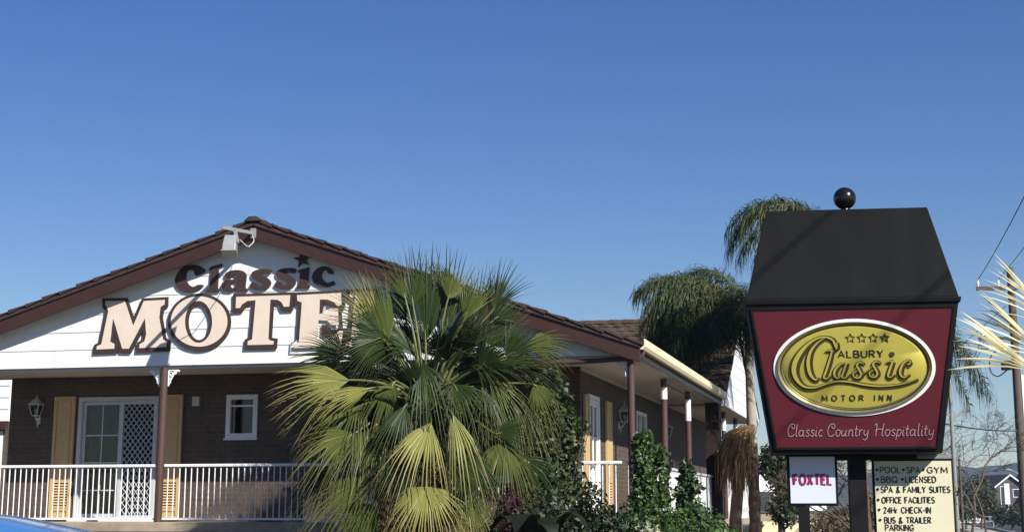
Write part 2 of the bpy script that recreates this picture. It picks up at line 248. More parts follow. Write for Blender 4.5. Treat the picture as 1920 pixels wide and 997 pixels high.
CLASSIC_SHAPES = [('C', [[(0.712, 5.758), (0.708, 5.776), (0.691, 5.795), (0.668, 5.813), (0.644, 5.829), (0.62, 5.843), (0.595, 5.854), (0.567, 5.863), (0.536, 5.87), (0.502, 5.875), (0.465, 5.879), (0.427, 5.879), (0.391, 5.875), (0.356, 5.868), (0.322, 5.856), (0.29, 5.841), (0.261, 5.823), (0.235, 5.8), (0.211, 5.773), (0.19, 5.743), (0.173, 5.715), (0.16, 5.687), (0.151, 5.66), (0.145, 5.632), (0.144, 5.605), (0.148, 5.577), (0.157, 5.55), (0.169, 5.524), (0.183, 5.5), (0.2, 5.479), (0.219, 5.46), (0.241, 5.443), (0.266, 5.428), (0.296, 5.416), (0.33, 5.406), (0.365, 5.398), (0.399, 5.395), (0.432, 5.395), (0.466, 5.4), (0.498, 5.407), (0.53, 5.415), (0.562, 5.425), (0.594, 5.436), (0.623, 5.448), (0.646, 5.46), (0.665, 5.473), (0.681, 5.486), (0.69, 5.499), (0.689, 5.508), (0.674, 5.515), (0.648, 5.52), (0.618, 5.522), (0.591, 5.521), (0.568, 5.515), (0.545, 5.504), (0.523, 5.494), (0.5, 5.49), (0.478, 5.493), (0.455, 5.5), (0.434, 5.512), (0.414, 5.527), (0.397, 5.547), (0.381, 5.572), (0.367, 5.598), (0.357, 5.622), (0.351, 5.645), (0.349, 5.667), (0.349, 5.689), (0.351, 5.709), (0.355, 5.728), (0.363, 5.746), (0.372, 5.762), (0.382, 5.774), (0.395, 5.783), (0.409, 5.789), (0.424, 5.792), (0.44, 5.792), (0.456, 5.788), (0.473, 5.781), (0.489, 5.77), (0.502, 5.758), (0.509, 5.74), (0.511, 5.719), (0.514, 5.699), (0.523, 5.686), (0.54, 5.682), (0.561, 5.685), (0.585, 5.691), (0.61, 5.7), (0.638, 5.711), (0.671, 5.725), (0.698, 5.742)]]), ('l', [[(0.814, 5.833), (1.022, 5.875), (1.027, 5.833), (0.965, 5.803), (0.961, 5.443), (1.001, 5.43), (0.99, 5.386), (0.741, 5.389), (0.745, 5.425), (0.804, 5.441), (0.825, 5.754), (0.772, 5.776)]]), ('a', [[(1.107, 5.715), (1.126, 5.725), (1.151, 5.735), (1.18, 5.744), (1.21, 5.751), (1.244, 5.755), (1.281, 5.757), (1.319, 5.756), (1.353, 5.753), (1.384, 5.746), (1.413, 5.735), (1.438, 5.722), (1.459, 5.708), (1.473, 5.694), (1.482, 5.679), (1.487, 5.66), (1.49, 5.633), (1.488, 5.592), (1.482, 5.539), (1.477, 5.488), (1.476, 5.451), (1.483, 5.432), (1.495, 5.425), (1.508, 5.423), (1.516, 5.418), (1.522, 5.409), (1.527, 5.399), (1.525, 5.39), (1.509, 5.384), (1.471, 5.382), (1.415, 5.382), (1.36, 5.384), (1.32, 5.388), (1.305, 5.395), (1.306, 5.406), (1.309, 5.416), (1.303, 5.42), (1.286, 5.414), (1.264, 5.403), (1.238, 5.391), (1.211, 5.384), (1.181, 5.384), (1.146, 5.387), (1.113, 5.393), (1.085, 5.402), (1.064, 5.415), (1.047, 5.431), (1.034, 5.448), (1.026, 5.465), (1.022, 5.482), (1.023, 5.499), (1.028, 5.516), (1.036, 5.531), (1.048, 5.545), (1.063, 5.558), (1.082, 5.569), (1.105, 5.578), (1.133, 5.584), (1.167, 5.587), (1.201, 5.59), (1.229, 5.593), (1.25, 5.597), (1.267, 5.6), (1.281, 5.605), (1.291, 5.611), (1.298, 5.62), (1.302, 5.631), (1.302, 5.642), (1.3, 5.652), (1.293, 5.661), (1.282, 5.67), (1.27, 5.677), (1.257, 5.678), (1.245, 5.67), (1.232, 5.657), (1.218, 5.642), (1.202, 5.631), (1.18, 5.624), (1.154, 5.62), (1.13, 5.619), (1.111, 5.622), (1.098, 5.63), (1.089, 5.643), (1.085, 5.658), (1.083, 5.672), (1.083, 5.683), (1.087, 5.694), (1.094, 5.705)], [(1.226, 5.535), (1.241, 5.542), (1.26, 5.547), (1.278, 5.548), (1.291, 5.542), (1.297, 5.527), (1.298, 5.505), (1.296, 5.482), (1.291, 5.464), (1.282, 5.453), (1.268, 5.446), (1.254, 5.442), (1.24, 5.441), (1.227, 5.446), (1.214, 5.454), (1.203, 5.465), (1.197, 5.477), (1.198, 5.491), (1.205, 5.508), (1.215, 5.523)]]), ('s', [[(1.936, 5.74), (1.946, 5.724), (1.944, 5.702), (1.936, 5.681), (1.925, 5.667), (1.91, 5.664), (1.889, 5.668), (1.867, 5.675), (1.848, 5.68), (1.831, 5.684), (1.816, 5.688), (1.802, 5.692), (1.791, 5.691), (1.78, 5.686), (1.769, 5.678), (1.764, 5.668), (1.766, 5.658), (1.779, 5.648), (1.801, 5.637), (1.827, 5.626), (1.85, 5.614), (1.871, 5.601), (1.894, 5.588), (1.914, 5.573), (1.929, 5.558), (1.94, 5.54), (1.947, 5.522), (1.949, 5.503), (1.947, 5.484), (1.939, 5.466), (1.926, 5.447), (1.909, 5.43), (1.887, 5.416), (1.86, 5.405), (1.827, 5.398), (1.793, 5.393), (1.76, 5.391), (1.728, 5.392), (1.696, 5.395), (1.665, 5.402), (1.638, 5.409), (1.611, 5.418), (1.585, 5.429), (1.564, 5.441), (1.553, 5.456), (1.555, 5.475), (1.567, 5.498), (1.584, 5.519), (1.6, 5.532), (1.615, 5.534), (1.633, 5.529), (1.651, 5.52), (1.668, 5.51), (1.684, 5.499), (1.7, 5.486), (1.716, 5.473), (1.731, 5.464), (1.748, 5.462), (1.766, 5.463), (1.781, 5.467), (1.79, 5.472), (1.794, 5.48), (1.792, 5.49), (1.787, 5.501), (1.776, 5.512), (1.759, 5.522), (1.736, 5.531), (1.711, 5.542), (1.687, 5.554), (1.663, 5.567), (1.639, 5.581), (1.616, 5.596), (1.599, 5.612), (1.588, 5.631), (1.581, 5.652), (1.579, 5.673), (1.584, 5.691), (1.596, 5.707), (1.615, 5.721), (1.639, 5.732), (1.665, 5.742), (1.693, 5.749), (1.725, 5.754), (1.759, 5.756), (1.793, 5.757), (1.832, 5.756), (1.873, 5.754), (1.911, 5.749)]]), ('s', [[(2.393, 5.741), (2.402, 5.725), (2.401, 5.703), (2.393, 5.682), (2.382, 5.669), (2.367, 5.666), (2.346, 5.669), (2.324, 5.676), (2.305, 5.681), (2.288, 5.685), (2.273, 5.69), (2.26, 5.693), (2.248, 5.693), (2.237, 5.688), (2.227, 5.679), (2.221, 5.67), (2.224, 5.659), (2.237, 5.649), (2.259, 5.639), (2.284, 5.627), (2.307, 5.615), (2.328, 5.603), (2.35, 5.589), (2.37, 5.575), (2.385, 5.559), (2.396, 5.542), (2.402, 5.524), (2.405, 5.505), (2.403, 5.486), (2.395, 5.468), (2.382, 5.449), (2.365, 5.432), (2.343, 5.418), (2.316, 5.408), (2.284, 5.4), (2.249, 5.395), (2.216, 5.393), (2.185, 5.394), (2.153, 5.398), (2.123, 5.404), (2.096, 5.411), (2.069, 5.42), (2.043, 5.431), (2.023, 5.443), (2.012, 5.458), (2.014, 5.477), (2.026, 5.5), (2.042, 5.521), (2.058, 5.534), (2.074, 5.536), (2.091, 5.531), (2.109, 5.522), (2.126, 5.512), (2.142, 5.501), (2.158, 5.488), (2.173, 5.475), (2.189, 5.467), (2.205, 5.464), (2.223, 5.465), (2.238, 5.469), (2.247, 5.474), (2.251, 5.482), (2.249, 5.492), (2.244, 5.503), (2.233, 5.514), (2.216, 5.523), (2.194, 5.533), (2.169, 5.544), (2.145, 5.555), (2.121, 5.568), (2.097, 5.582), (2.075, 5.598), (2.058, 5.614), (2.047, 5.633), (2.04, 5.654), (2.038, 5.674), (2.043, 5.692), (2.055, 5.708), (2.074, 5.722), (2.098, 5.734), (2.124, 5.743), (2.152, 5.75), (2.184, 5.755), (2.217, 5.757), (2.251, 5.758), (2.289, 5.757), (2.331, 5.755), (2.368, 5.75)]]), ('star', [[(2.474, 6.058), (2.535, 5.955), (2.655, 5.97), (2.572, 5.891), (2.632, 5.788), (2.521, 5.843), (2.438, 5.763), (2.452, 5.876), (2.34, 5.93), (2.461, 5.945)]]), ('i', [[(2.442, 5.717), (2.645, 5.759), (2.641, 5.691), (2.623, 5.45), (2.669, 5.441), (2.662, 5.403), (2.42, 5.403), (2.424, 5.442), (2.462, 5.453), (2.479, 5.668), (2.438, 5.679)]]), ('c', [[(3.06, 5.701), (3.042, 5.717), (3.021, 5.733), (2.996, 5.747), (2.97, 5.757), (2.94, 5.763), (2.907, 5.765), (2.874, 5.763), (2.843, 5.757), (2.815, 5.745), (2.788, 5.729), (2.763, 5.709), (2.743, 5.688), (2.726, 5.663), (2.712, 5.636), (2.703, 5.608), (2.7, 5.58), (2.704, 5.552), (2.714, 5.522), (2.729, 5.494), (2.749, 5.47), (2.776, 5.45), (2.808, 5.434), (2.843, 5.42), (2.877, 5.41), (2.909, 5.404), (2.942, 5.402), (2.973, 5.403), (3.004, 5.406), (3.035, 5.413), (3.067, 5.422), (3.094, 5.434), (3.111, 5.446), (3.116, 5.462), (3.112, 5.481), (3.103, 5.498), (3.089, 5.507), (3.072, 5.504), (3.05, 5.492), (3.025, 5.479), (3.002, 5.474), (2.979, 5.477), (2.956, 5.486), (2.934, 5.498), (2.915, 5.513), (2.9, 5.531), (2.886, 5.553), (2.877, 5.576), (2.872, 5.599), (2.874, 5.621), (2.882, 5.644), (2.892, 5.666), (2.903, 5.682), (2.916, 5.693), (2.93, 5.701), (2.945, 5.704), (2.958, 5.702), (2.968, 5.69), (2.976, 5.67), (2.985, 5.649), (2.998, 5.635), (3.019, 5.628), (3.046, 5.625), (3.071, 5.626), (3.086, 5.632), (3.089, 5.645), (3.084, 5.663), (3.073, 5.683)]])]
FAN_FRONDS = [((-1.887, 24.4, 4.174), (-2.37, 24.1, 5.344), 48, 0.1, 1), ((-1.345, 24.9, 4.225), (-1.464, 24.9, 5.857), 36, 0.05, 0), ((-1.02, 25.05, 4.45), (-0.971, 25.2, 5.925), 30, 0.05, 0), ((-0.58, 24.8, 4.464), (-0.403, 24.9, 5.483), 30, 0.03, 0), ((-1.961, 24.1, 4.191), (-2.631, 23.8, 3.993), 85, 0.1, 0), ((-2.408, 23.8, 3.543), (-3.664, 23.6, 3.527), 34, 0.16, 2), ((-2.081, 23.7, 3.418), (-2.976, 23.4, 3.05), 20, 0.1, 2), ((-2.599, 24.8, 3.984), (-3.484, 24.9, 4.159), 55, 0.15, 0), ((-2.323, 23.9, 2.768), (-3.175, 23.5, 2.231), 42, 0.35, 1), ((-2.136, 24.0, 2.804), (-2.153, 23.5, 1.966), 60, 0.5, 1), ((-2.058, 23.7, 2.159), (-3.048, 23.4, 1.441), 34, 0.3, 1), ((-1.173, 23.4, 2.897), (-1.627, 22.8, 2.03), 36, 0.35, 2), ((-0.869, 23.5, 3.033), (-0.741, 23.1, 2.072), 26, 0.45, 2), ((-0.098, 24.5, 3.956), (0.568, 24.3, 4.326), 70, 0.1, 0), ((0.206, 24.7, 4.123), (0.993, 24.8, 4.281), 34, 0.25, 1), ((-0.363, 24.3, 3.583), (-0.119, 24.1, 2.753), 60, 0.5, 1), ((-0.274, 23.8, 2.763), (0.508, 23.7, 2.851), 40, 0.3, 0), ((-0.118, 23.9, 2.643), (0.039, 23.6, 1.892), 60, 0.5, 1), ((-1.22, 23.3, 1.986), (-1.301, 22.9, 1.119), 75, 0.5, 2), ((-0.676, 23.5, 1.891), (-0.339, 23.2, 1.185), 50, 0.5, 1), ((-2.012, 23.7, 1.741), (-2.516, 23.5, 1.03), 60, 0.5, 1), ((-0.157, 24.0, 1.819), (0.309, 23.8, 1.098), 60, 0.5, 0), ((-1.662, 24.8, 4.88), (-1.821, 24.8, 5.468), 40, 0.05, 1), ((-0.294, 25.1, 4.582), (0.212, 25.3, 4.945), 40, 0.05, 0), ((-0.806, 24.2, 3.992), (-0.477, 23.8, 4.43), 30, 0.05, 0), ((-1.758, 24.1, 3.543), (-2.04, 23.8, 2.856), 40, 0.5, 1), ((-1.345, 23.8, 3.795), (-1.225, 23.2, 2.901), 45, 0.5, 0), ((0.326, 24.6, 3.542), (0.731, 24.6, 2.977), 50, 0.5, 1), ((-2.777, 24.7, 3.225), (-3.598, 24.8, 2.907), 50, 0.35, 0), ((-0.62, 23.6, 2.462), (-0.608, 23.3, 1.628), 60, 0.5, 0), ((-2.721, 24.4, 2.253), (-3.343, 24.4, 1.627), 40, 0.4, 0), ((-1.545, 23.5, 2.459), (-1.969, 23.2, 1.702), 50, 0.5, 0), ((0.16, 24.4, 2.411), (0.799, 24.4, 2.096), 40, 0.5, 0), ((-0.934, 25.3, 5.073), (-1.375, 25.5, 5.663), 60, 0.05, 0), ((-1.561, 23.6, 3.155), (-1.981, 23.2, 2.373), 45, 0.55, 0), ((-1.706, 25.0, 4.069), (-2.563, 25.1, 4.792), 50, 0.1, 0), ((-2.137, 25.2, 3.963), (-2.914, 25.3, 4.478), 45, 0.15, 0), ((-2.151, 24.9, 3.812), (-2.978, 24.9, 3.812), 40, 0.2, 0), ((-1.119, 24.9, 4.018), (-0.918, 24.9, 4.893), 50, 0.05, 0), ((-0.743, 24.8, 4.05), (-0.495, 24.6, 4.854), 45, 0.05, 0), ((-0.334, 25.1, 4.163), (0.212, 25.3, 4.945), 45, 0.05, 0), ((-0.482, 24.2, 3.751), (0.0, 23.8, 4.35), 50, 0.1, 0), ((0.166, 25.0, 3.821), (0.871, 25.0, 3.697), 45, 0.3, 0), ((0.334, 25.1, 4.079), (0.966, 25.2, 4.257), 40, 0.2, 0), ((-0.479, 24.1, 3.464), (0.039, 23.8, 2.778), 50, 0.6, 0), ((0.041, 24.7, 3.346), (0.445, 24.6, 2.537), 50, 0.5, 1), ((-0.868, 23.8, 3.48), (-0.461, 23.3, 2.831), 45, 0.5, 0), ((-1.685, 25.2, 4.593), (-2.083, 25.3, 5.287), 45, 0.05, 0), ((-1.414, 23.7, 3.473), (-1.701, 23.2, 4.05), 40, 0.1, 0), ((-1.001, 24.9, 4.893), (-0.757, 25.0, 5.414), 40, 0.05, 1), ((-2.105, 24.7, 4.494), (-2.638, 24.5, 5.297), 50, 0.06, 2), ((-0.289, 24.7, 4.701), (-0.083, 24.7, 5.554), 42, 0.04, 0), ((-1.536, 24.8, 4.755), (-1.682, 24.9, 5.84), 40, 0.04, 0), ((-2.485, 24.2, 3.392), (-3.61, 24.0, 3.18), 30, 0.2, 2), ((-0.731, 24.3, 4.488), (-0.448, 24.2, 5.252), 30, 0.05, 1)]
FAN_CENTRE = (-1.307, 24.7, 3.225)
RIGHT_FRONDS = [((4.128, 12.5, 2.673), (3.469, 12.3, 3.149), 19, 0.02, 3), ((4.41, 12.6, 2.953), (3.826, 12.5, 3.625), 13, 0.02, 3), ((4.324, 12.7, 2.753), (3.691, 12.5, 3.341), 14, 0.02, 3), ((4.648, 12.5, 2.694), (5.264, 12.7, 3.133), 30, 0.1, 3), ((4.687, 12.8, 2.889), (4.907, 13.0, 3.696), 30, 0.1, 3), ((4.67, 12.5, 2.447), (5.224, 12.5, 2.161), 30, 0.3, 3)]
RIGHT_CENTRE = (4.5, 12.5, 2.386)

# ------------------------------------------------------------------ ground, street, hill
def structure(o): o['kind'] = 'structure'; return o
def sheet(name, pts, z, m): return structure(MB().add([(x, y, z) for x, y in pts], [tuple(range(len(pts)))]).build(name, m))
m_ground = pm('dry_grass_ground', (.06, .06, .035), .95, .1, .35, .4, .5, 8)
m_asphalt = pm('asphalt', (.055, .055, .056), .9, .2, .5, .25, .4, 60)
m_lot = pm('car_park_asphalt', (.05, .049, .048), .9, .2, .6, .25, .4, 60)
m_path = pm('footpath_concrete', (.34, .32, .29), .9, .2, .8, .15, .3, 40)
m_kerb = pm('kerb_concrete', (.40, .38, .35), .9, .2, 2, .15)
m_line = pm('road_paint', (.75, .74, .70), .7, .2, 3, .2)
m_hill = pm('forest_hill', (.045, .052, .040), 1.0, .05, .02, .5)
G = 2300
sheet('ground', [(-G, -300), (G, -300), (G, 2400), (-G, 2400)], 0, m_ground)
DR = Vector((.2415, 1, 0))                                     # the street runs along the side of the motel
def road_pts(c, w, y0, y1): return [(c - w + DR.x * y0, y0), (c + w + DR.x * y0, y0), (c + w + DR.x * y1, y1), (c - w + DR.x * y1, y1)]
sheet('road', road_pts(14.2, 6.2, -60, 1100), .004, m_asphalt)
sheet('footpath', road_pts(6.2, 1.1, -60, 700), .010, m_path)
k = MB()
for c in (7.9, 20.5):
    a, b = Vector((c - .075, 0, 0)), Vector((c + .075, 0, 0))
    P = [a + DR * -60, b + DR * -60, b + DR * 900, a + DR * 900]
    k.add([(p.x, p.y, .0) for p in P] + [(p.x, p.y, .13) for p in P], [(0, 1, 2, 3), (4, 5, 6, 7), (0, 1, 5, 4), (1, 2, 6, 5), (2, 3, 7, 6), (3, 0, 4, 7)])
structure(k.build('kerb', m_kerb))
k = MB()
for i in range(60):
    y = -40 + i * 9; k.add([(14.2 + sx * .06 + DR.x * yy, yy, .010) for sx, yy in ((-1, y), (1, y), (1, y + 3), (-1, y + 3))], [(0, 1, 2, 3)])
structure(k.build('road_markings', m_line))
sheet('car_park', [(-40, -30), (3.5, -30), (4.0, 15), (3.0, 20), (-40, 24)], .005, m_lot)
# raised garden in front of the verandah, a low retaining edge
gb = MB()
for i in range(0, 24):
    pass
gb.prism([(-9, 0), (9.6, 0), (9.6, .35), (9.2, .55), (-9, .55)], -5.6, -.2)
o = gb.build('garden_bed', pm('garden_soil', (.06, .045, .03), .95, .1, 6, .4, .8, 20)); o.matrix_world = BM; structure(o)
gb = MB().box(8.9, 10.6, -.2, 24, 0, .5); o = gb.build('garden_bed', MATS['garden_soil']); o.matrix_world = BM; structure(o)

# hill on the horizon
hb = MB(); nx, ny = 180, 14; random.seed(3)
ph = [random.uniform(0, 6.28) for _ in range(12)]
def hz(x):
    base = 36 + 16 / (1 + math.exp(-(x - 430) / 30)) + 40 / (1 + math.exp(-(x - 620) / 90)) - 9 / (1 + math.exp((x + 100) / 200))
    return base + sum(math.sin(x * f + ph[i]) * a for i, (f, a) in enumerate(((.006, 5), (.013, 2.6), (.031, 1.4), (.09, .9), (.21, .9), (.43, .7), (.8, .6)))) - 2
for j in range(ny):
    for i in range(nx):
        x = -900 + i * 2600 / (nx - 1); s = j / (ny - 1)
        prof = math.sin(min(1, s * 1.6) * math.pi / 2) if s < .65 else 1 - (s - .65) * 1.2
        hb.v.append((x, 1150 + s * 560, -1 + hz(x) * prof + (math.sin(x * .15 + j * 2.1) + math.sin(x * .37 + j)) * .8 * prof))
hb.f = [(j * nx + i, j * nx + i + 1, (j + 1) * nx + i + 1, (j + 1) * nx + i) for j in range(ny - 1) for i in range(nx - 1)]; hb.m = [0] * len(hb.f)
structure(hb.build('hill', m_hill, smooth=True))

# ------------------------------------------------------------------ motel
motel = empty('motel_building', F0, YAW, 'single storey brown brick motel with white gable, maroon bargeboards and verandah', 'motel')
AP_T, AP_Z, SL_L, SL_R = 1.70, 6.60, .318, .337                # ridge and slopes of the tiled roof
def roof_z(t): return AP_Z - (AP_T - t) * SL_L if t < AP_T else AP_Z - (t - AP_T) * SL_R
T_L, T_R, V_END = -5.1, 8.42, 12.1
WALL_V, SIDE_T, FLOOR_Z, SOF_Z = 1.6, 7.06, 1.46, 4.10

def wall_cells(mb, a0, a1, z0, z1, holes, fn):
    """a wall of boxes round rectangular openings; fn(a0,a1,z0,z1) adds a box"""
    xs = sorted({a0, a1, *[h[0] for h in holes], *[h[1] for h in holes]}); zs = sorted({z0, z1, *[h[2] for h in holes], *[h[3] for h in holes]})
    for i in range(len(xs) - 1):
        for j in range(len(zs) - 1):
            cx, cz = (xs[i] + xs[i + 1]) / 2, (zs[j] + zs[j + 1]) / 2
            if any(h[0] < cx < h[1] and h[2] < cz < h[3] for h in holes): continue
            fn(xs[i], xs[i + 1], zs[j], zs[j + 1])
DOOR = (-2.47, -.86, 1.46, 3.72); WIN = (.53, 1.06, 2.98, 3.68); WIN2 = (4.2, 5.8, 2.2, 3.70)
fw = MB(); wall_cells(fw, -3.9, SIDE_T, .2, SOF_Z, [DOOR, WIN, WIN2], lambda a, b, c, d: fw.box(a, b, WALL_V, WALL_V + .24, c, d))
fw.build('wall', m_brick, motel)
SDOOR = (2.24, 3.3, 1.46, 3.68); SWIN = (7.6, 8.9, 2.4, 3.70); SWIN2 = (11.0, 11.9, 1.46, 3.66)
sw = MB(); wall_cells(sw, WALL_V + .24, V_END, .2, SOF_Z, [SDOOR, SWIN], lambda a, b, c, d: sw.box(SIDE_T - .24, SIDE_T, a, b, c, d))
sw.build('wall', m_brick, motel)
lw = MB().box(-3.9, -3.66, WALL_V + .24, V_END, .2, SOF_Z); lw.box(-3.66, SIDE_T - .24, V_END - .24, V_END, .2, SOF_Z); lw.build('wall', m_brick, motel)
pl = MB().box(-5.0, 8.1, .02, .26, 0, 1.30); pl.box(7.86, 8.1, .26, V_END, 0, 1.30); pl.box(-5, -4.76, .26, 2, 0, 1.30); pl.build('plinth_wall', m_brick, motel)
fl = MB().box(-5.1, 8.2, -.14, WALL_V - .005, 1.30, FLOOR_Z); fl.box(SIDE_T + .005, 8.2, WALL_V, V_END, 1.30, FLOOR_Z); bevel(fl.build('verandah_floor', m_conc, motel), .012)
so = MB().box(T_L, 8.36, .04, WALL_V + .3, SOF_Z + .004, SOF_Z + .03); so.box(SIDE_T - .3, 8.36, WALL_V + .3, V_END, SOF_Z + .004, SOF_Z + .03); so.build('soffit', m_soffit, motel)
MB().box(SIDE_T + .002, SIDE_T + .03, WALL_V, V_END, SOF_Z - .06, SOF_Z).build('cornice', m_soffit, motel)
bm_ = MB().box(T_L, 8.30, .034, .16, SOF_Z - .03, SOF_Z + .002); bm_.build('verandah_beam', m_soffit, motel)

# gable: lapped weatherboards clipped to the roof line
gb = MB(); BH = .31
def clip_board(z0, z1):
    lo, hi = [], []
    def ext(z):
        dz = AP_Z - .20 - z
        return max(T_L, AP_T - dz / SL_L), min(8.33, AP_T + dz / SL_R)
    return ext(z0), ext(z1)
zb = 4.125; nb = 0
while zb < AP_Z - .3:
    z1 = min(zb + BH, AP_Z - .26); (a0, b0), (a1, b1) = clip_board(zb, z1)
    cuts = [a0, b0] if nb not in (0, 2) else ([a0, -2.13, b0] if nb == 0 else [a0, 3.1, b0])
    for i in range(len(cuts) - 1):
        g0 = .003 if i else 0; xl, xr = cuts[i] + g0, cuts[i + 1] - .003 * (i < len(cuts) - 2)
        ul = a1 if i == 0 else xl; ur = b1 if i == len(cuts) - 2 else xr
        yf0, yf1 = -.014, -.004
        gb.add([(xl, yf0, zb + .003), (xr, yf0, zb + .003), (ur, yf1, z1 + .002), (ul, yf1, z1 + .002), (xl, .03, zb + .003), (xr, .03, zb + .003), (ur, .03, z1 + .002), (ul, .03, z1 + .002)],
               [(0, 1, 2, 3), (7, 6, 5, 4), (0, 4, 5, 1), (3, 2, 6, 7), (0, 3, 7, 4), (1, 5, 6, 2)])
    zb += BH; nb += 1
gb.build('gable_boards', m_board, motel)
sl = MB()                                                      # boxed soffit under the front overhang
for s, (ta, tb) in ((SL_L, (T_L, AP_T)), (SL_R, (AP_T, 8.36))):
    for off in (.235,):
        za, zc = roof_z(ta) - off, roof_z(tb) - off
        sl.add([(ta, -.254, za), (tb, -.254, zc), (tb, .03, zc), (ta, .03, za), (ta, -.254, za + .02), (tb, -.254, zc + .02), (tb, .03, zc + .02), (ta, .03, za + .02)],
               [(0, 1, 2, 3), (7, 6, 5, 4), (0, 4, 5, 1), (1, 5, 6, 2), (2, 6, 7, 3), (3, 7, 4, 0)])
sl.build('overhang_lining', m_white, motel)
for ta, tb in ((T_L, AP_T), (AP_T, T_R)):
    a, b = roof_z(ta), roof_z(tb); bb = MB()
    bb.prism([(ta, a - .36), (tb, b - .36), (tb, b - .095), (ta, a - .095)], -.300, -.255)
    bevel(bb.build('bargeboard', m_maroon, motel), .006)
    cp = MB(); cp.prism([(ta, a - .115), (tb, b - .115), (tb, b - .055), (ta, a - .055)], -.33, -.302); cp.build('barge_capping', m_tile, motel)
# roof: tile courses that overlap, with rolls across them
def tile_roof(name, eave, ridge, z_e, z_r, v0, v1, step, m, parent, axis='t', roll=.30, th=.026, dv=.075):
    """courses climb from eave to ridge; each starts above the last one's top edge"""
    mb = MB(); L = math.hypot(ridge - eave, z_r - z_e); n = max(2, round(L / step)); ex, ez = (ridge - eave) / L, (z_r - z_e) / L; nxx, nzz = -ez * (1 if ridge > eave else -1), abs(ex)
    nv = max(2, int((v1 - v0) / dv)); rr = random.Random(5)
    for c in range(n):
        s0, s1 = c * L / n - .03, (c + 1) * L / n + .02
        jit = [rr.uniform(-.006, .006) for _ in range(nv + 2)]
        rows = []
        for (s, h) in ((s0, -.01), (s0, th + .012), (s1, .012)):
            row = []
            for i in range(nv + 1):
                v = v0 + (v1 - v0) * i / nv; w = abs(math.sin(math.pi * (v + (c % 2) * .15) / roll)) * .022 if h > 0 else 0
                w += jit[int((v - v0) / roll) % len(jit)] if h > 0 else 0
                x, z = eave + ex * s + nxx * (h + w), z_e + ez * s + nzz * (h + w)
                row.append((x, v, z) if axis == 't' else (v, x, z))
            rows.append(row)
        b = len(mb.v); 
        for r_ in rows: mb.v += r_
        k_ = nv + 1
        fs = [(b + j * k_ + i, b + j * k_ + i + 1, b + (j + 1) * k_ + i + 1, b + (j + 1) * k_ + i) for j in range(2) for i in range(nv)]
        fs += [(b, b + k_, b + 2 * k_), (b + nv, b + 2 * k_ + nv, b + k_ + nv)]
        mb.f += fs; mb.m += [0] * len(fs)
    return mb.build(name, m, parent)
tile_roof('roof', T_L - .05, AP_T, roof_z(T_L - .05) - .06, AP_Z - .045, -.35, V_END, .335, m_tile, motel)
tile_roof('roof', T_R + .03, AP_T, roof_z(T_R + .03) - .06, AP_Z - .045, -.35, V_END, .335, m_tile, motel)
rc = MB()                                                      # ridge capping, lapped pieces
v = -.37
while v < V_END - .3:
    rc.add([(AP_T - .16, v, AP_Z - .045), (AP_T - .07, v, AP_Z + .035), (AP_T + .07, v, AP_Z + .035), (AP_T + .16, v, AP_Z - .045), (AP_T - .15, v + .42, AP_Z - .055), (AP_T - .065, v + .42, AP_Z + .018), (AP_T + .065, v + .42, AP_Z + .018), (AP_T + .15, v + .42, AP_Z - .055)],
           [(0, 1, 5, 4), (1, 2, 6, 5), (2, 3, 7, 6), (0, 3, 2, 1), (4, 5, 6, 7)]); v += .38
rc.build('ridge_capping', m_tile, motel)
MB().add([(T_L, V_END, SOF_Z), (8.3, V_END, SOF_Z), (8.3, V_END, roof_z(8.3) - .1), (AP_T, V_END, AP_Z - .1), (T_L, V_END, roof_z(T_L) - .1)], [(0, 1, 2, 3, 4)]).build('gable_boards', m_board, motel)
# eave along the side: cream gutter over a brown fascia
gz = roof_z(T_R)
gu = MB(); gu.prism([(8.36, gz - .02), (8.38, gz - .14), (8.47, gz - .15), (8.50, gz - .10), (8.50, gz + .02), (8.485, gz + .02), (8.485, gz - .09), (8.39, gz - .12), (8.375, gz - .02)], -.30, V_END + .02)
gu.build('gutter', m_cream, motel)
MB().box(8.32, 8.357, -.285, V_END, SOF_Z - .03, gz - .06).build('fascia', m_post, motel)
dp = MB().tube([(6.9, -.10, 4.02), (7.6, -.10, 4.035), (8.2, -.10, 4.06), (8.40, -.10, 4.08), (8.43, -.10, 4.13), (8.43, -.10, gz - .13)], .042, 10); dp.build('downpipe', m_post, motel, True)
# posts with brackets
def lace(parent, x0, sx, z, axis='x', y=0):
    """cast iron corner bracket: two stiles and three scrolls"""
    mb = MB(); K = .68; P = (lambda a, c: (x0 + sx * a * K, y, z - c * K)) if axis == 'x' else (lambda a, c: (x0, y + sx * a * K, z - c * K))
    mb.tube([P(.02, 0.005), P(.30, 0.005)], .012, 6); mb.tube([P(.02, 0), P(.02, .40)], .012, 6)
    arc = [P(.30 - .27 * math.sin(u), .40 - .38 * math.cos(u)) for u in [i * math.pi / 16 for i in range(9)]]
    mb.tube([P(.30 * (1 - i / 8) ** 1.0 * 1 + .02, .02 + .38 * (i / 8) ** 2.2) for i in range(9)], .016, 6)
    for cx, cz, r in ((.09, .09, .065), (.19, .06, .045), (.07, .21, .04), (.06, .30, .028)):
        mb.tube([P(cx + (r - .003 * i) * math.cos(i * .7), cz + (r - .003 * i) * math.sin(i * .7)) for i in range(14)], .011, 5)
    return mb.build('bracket', m_white, parent)
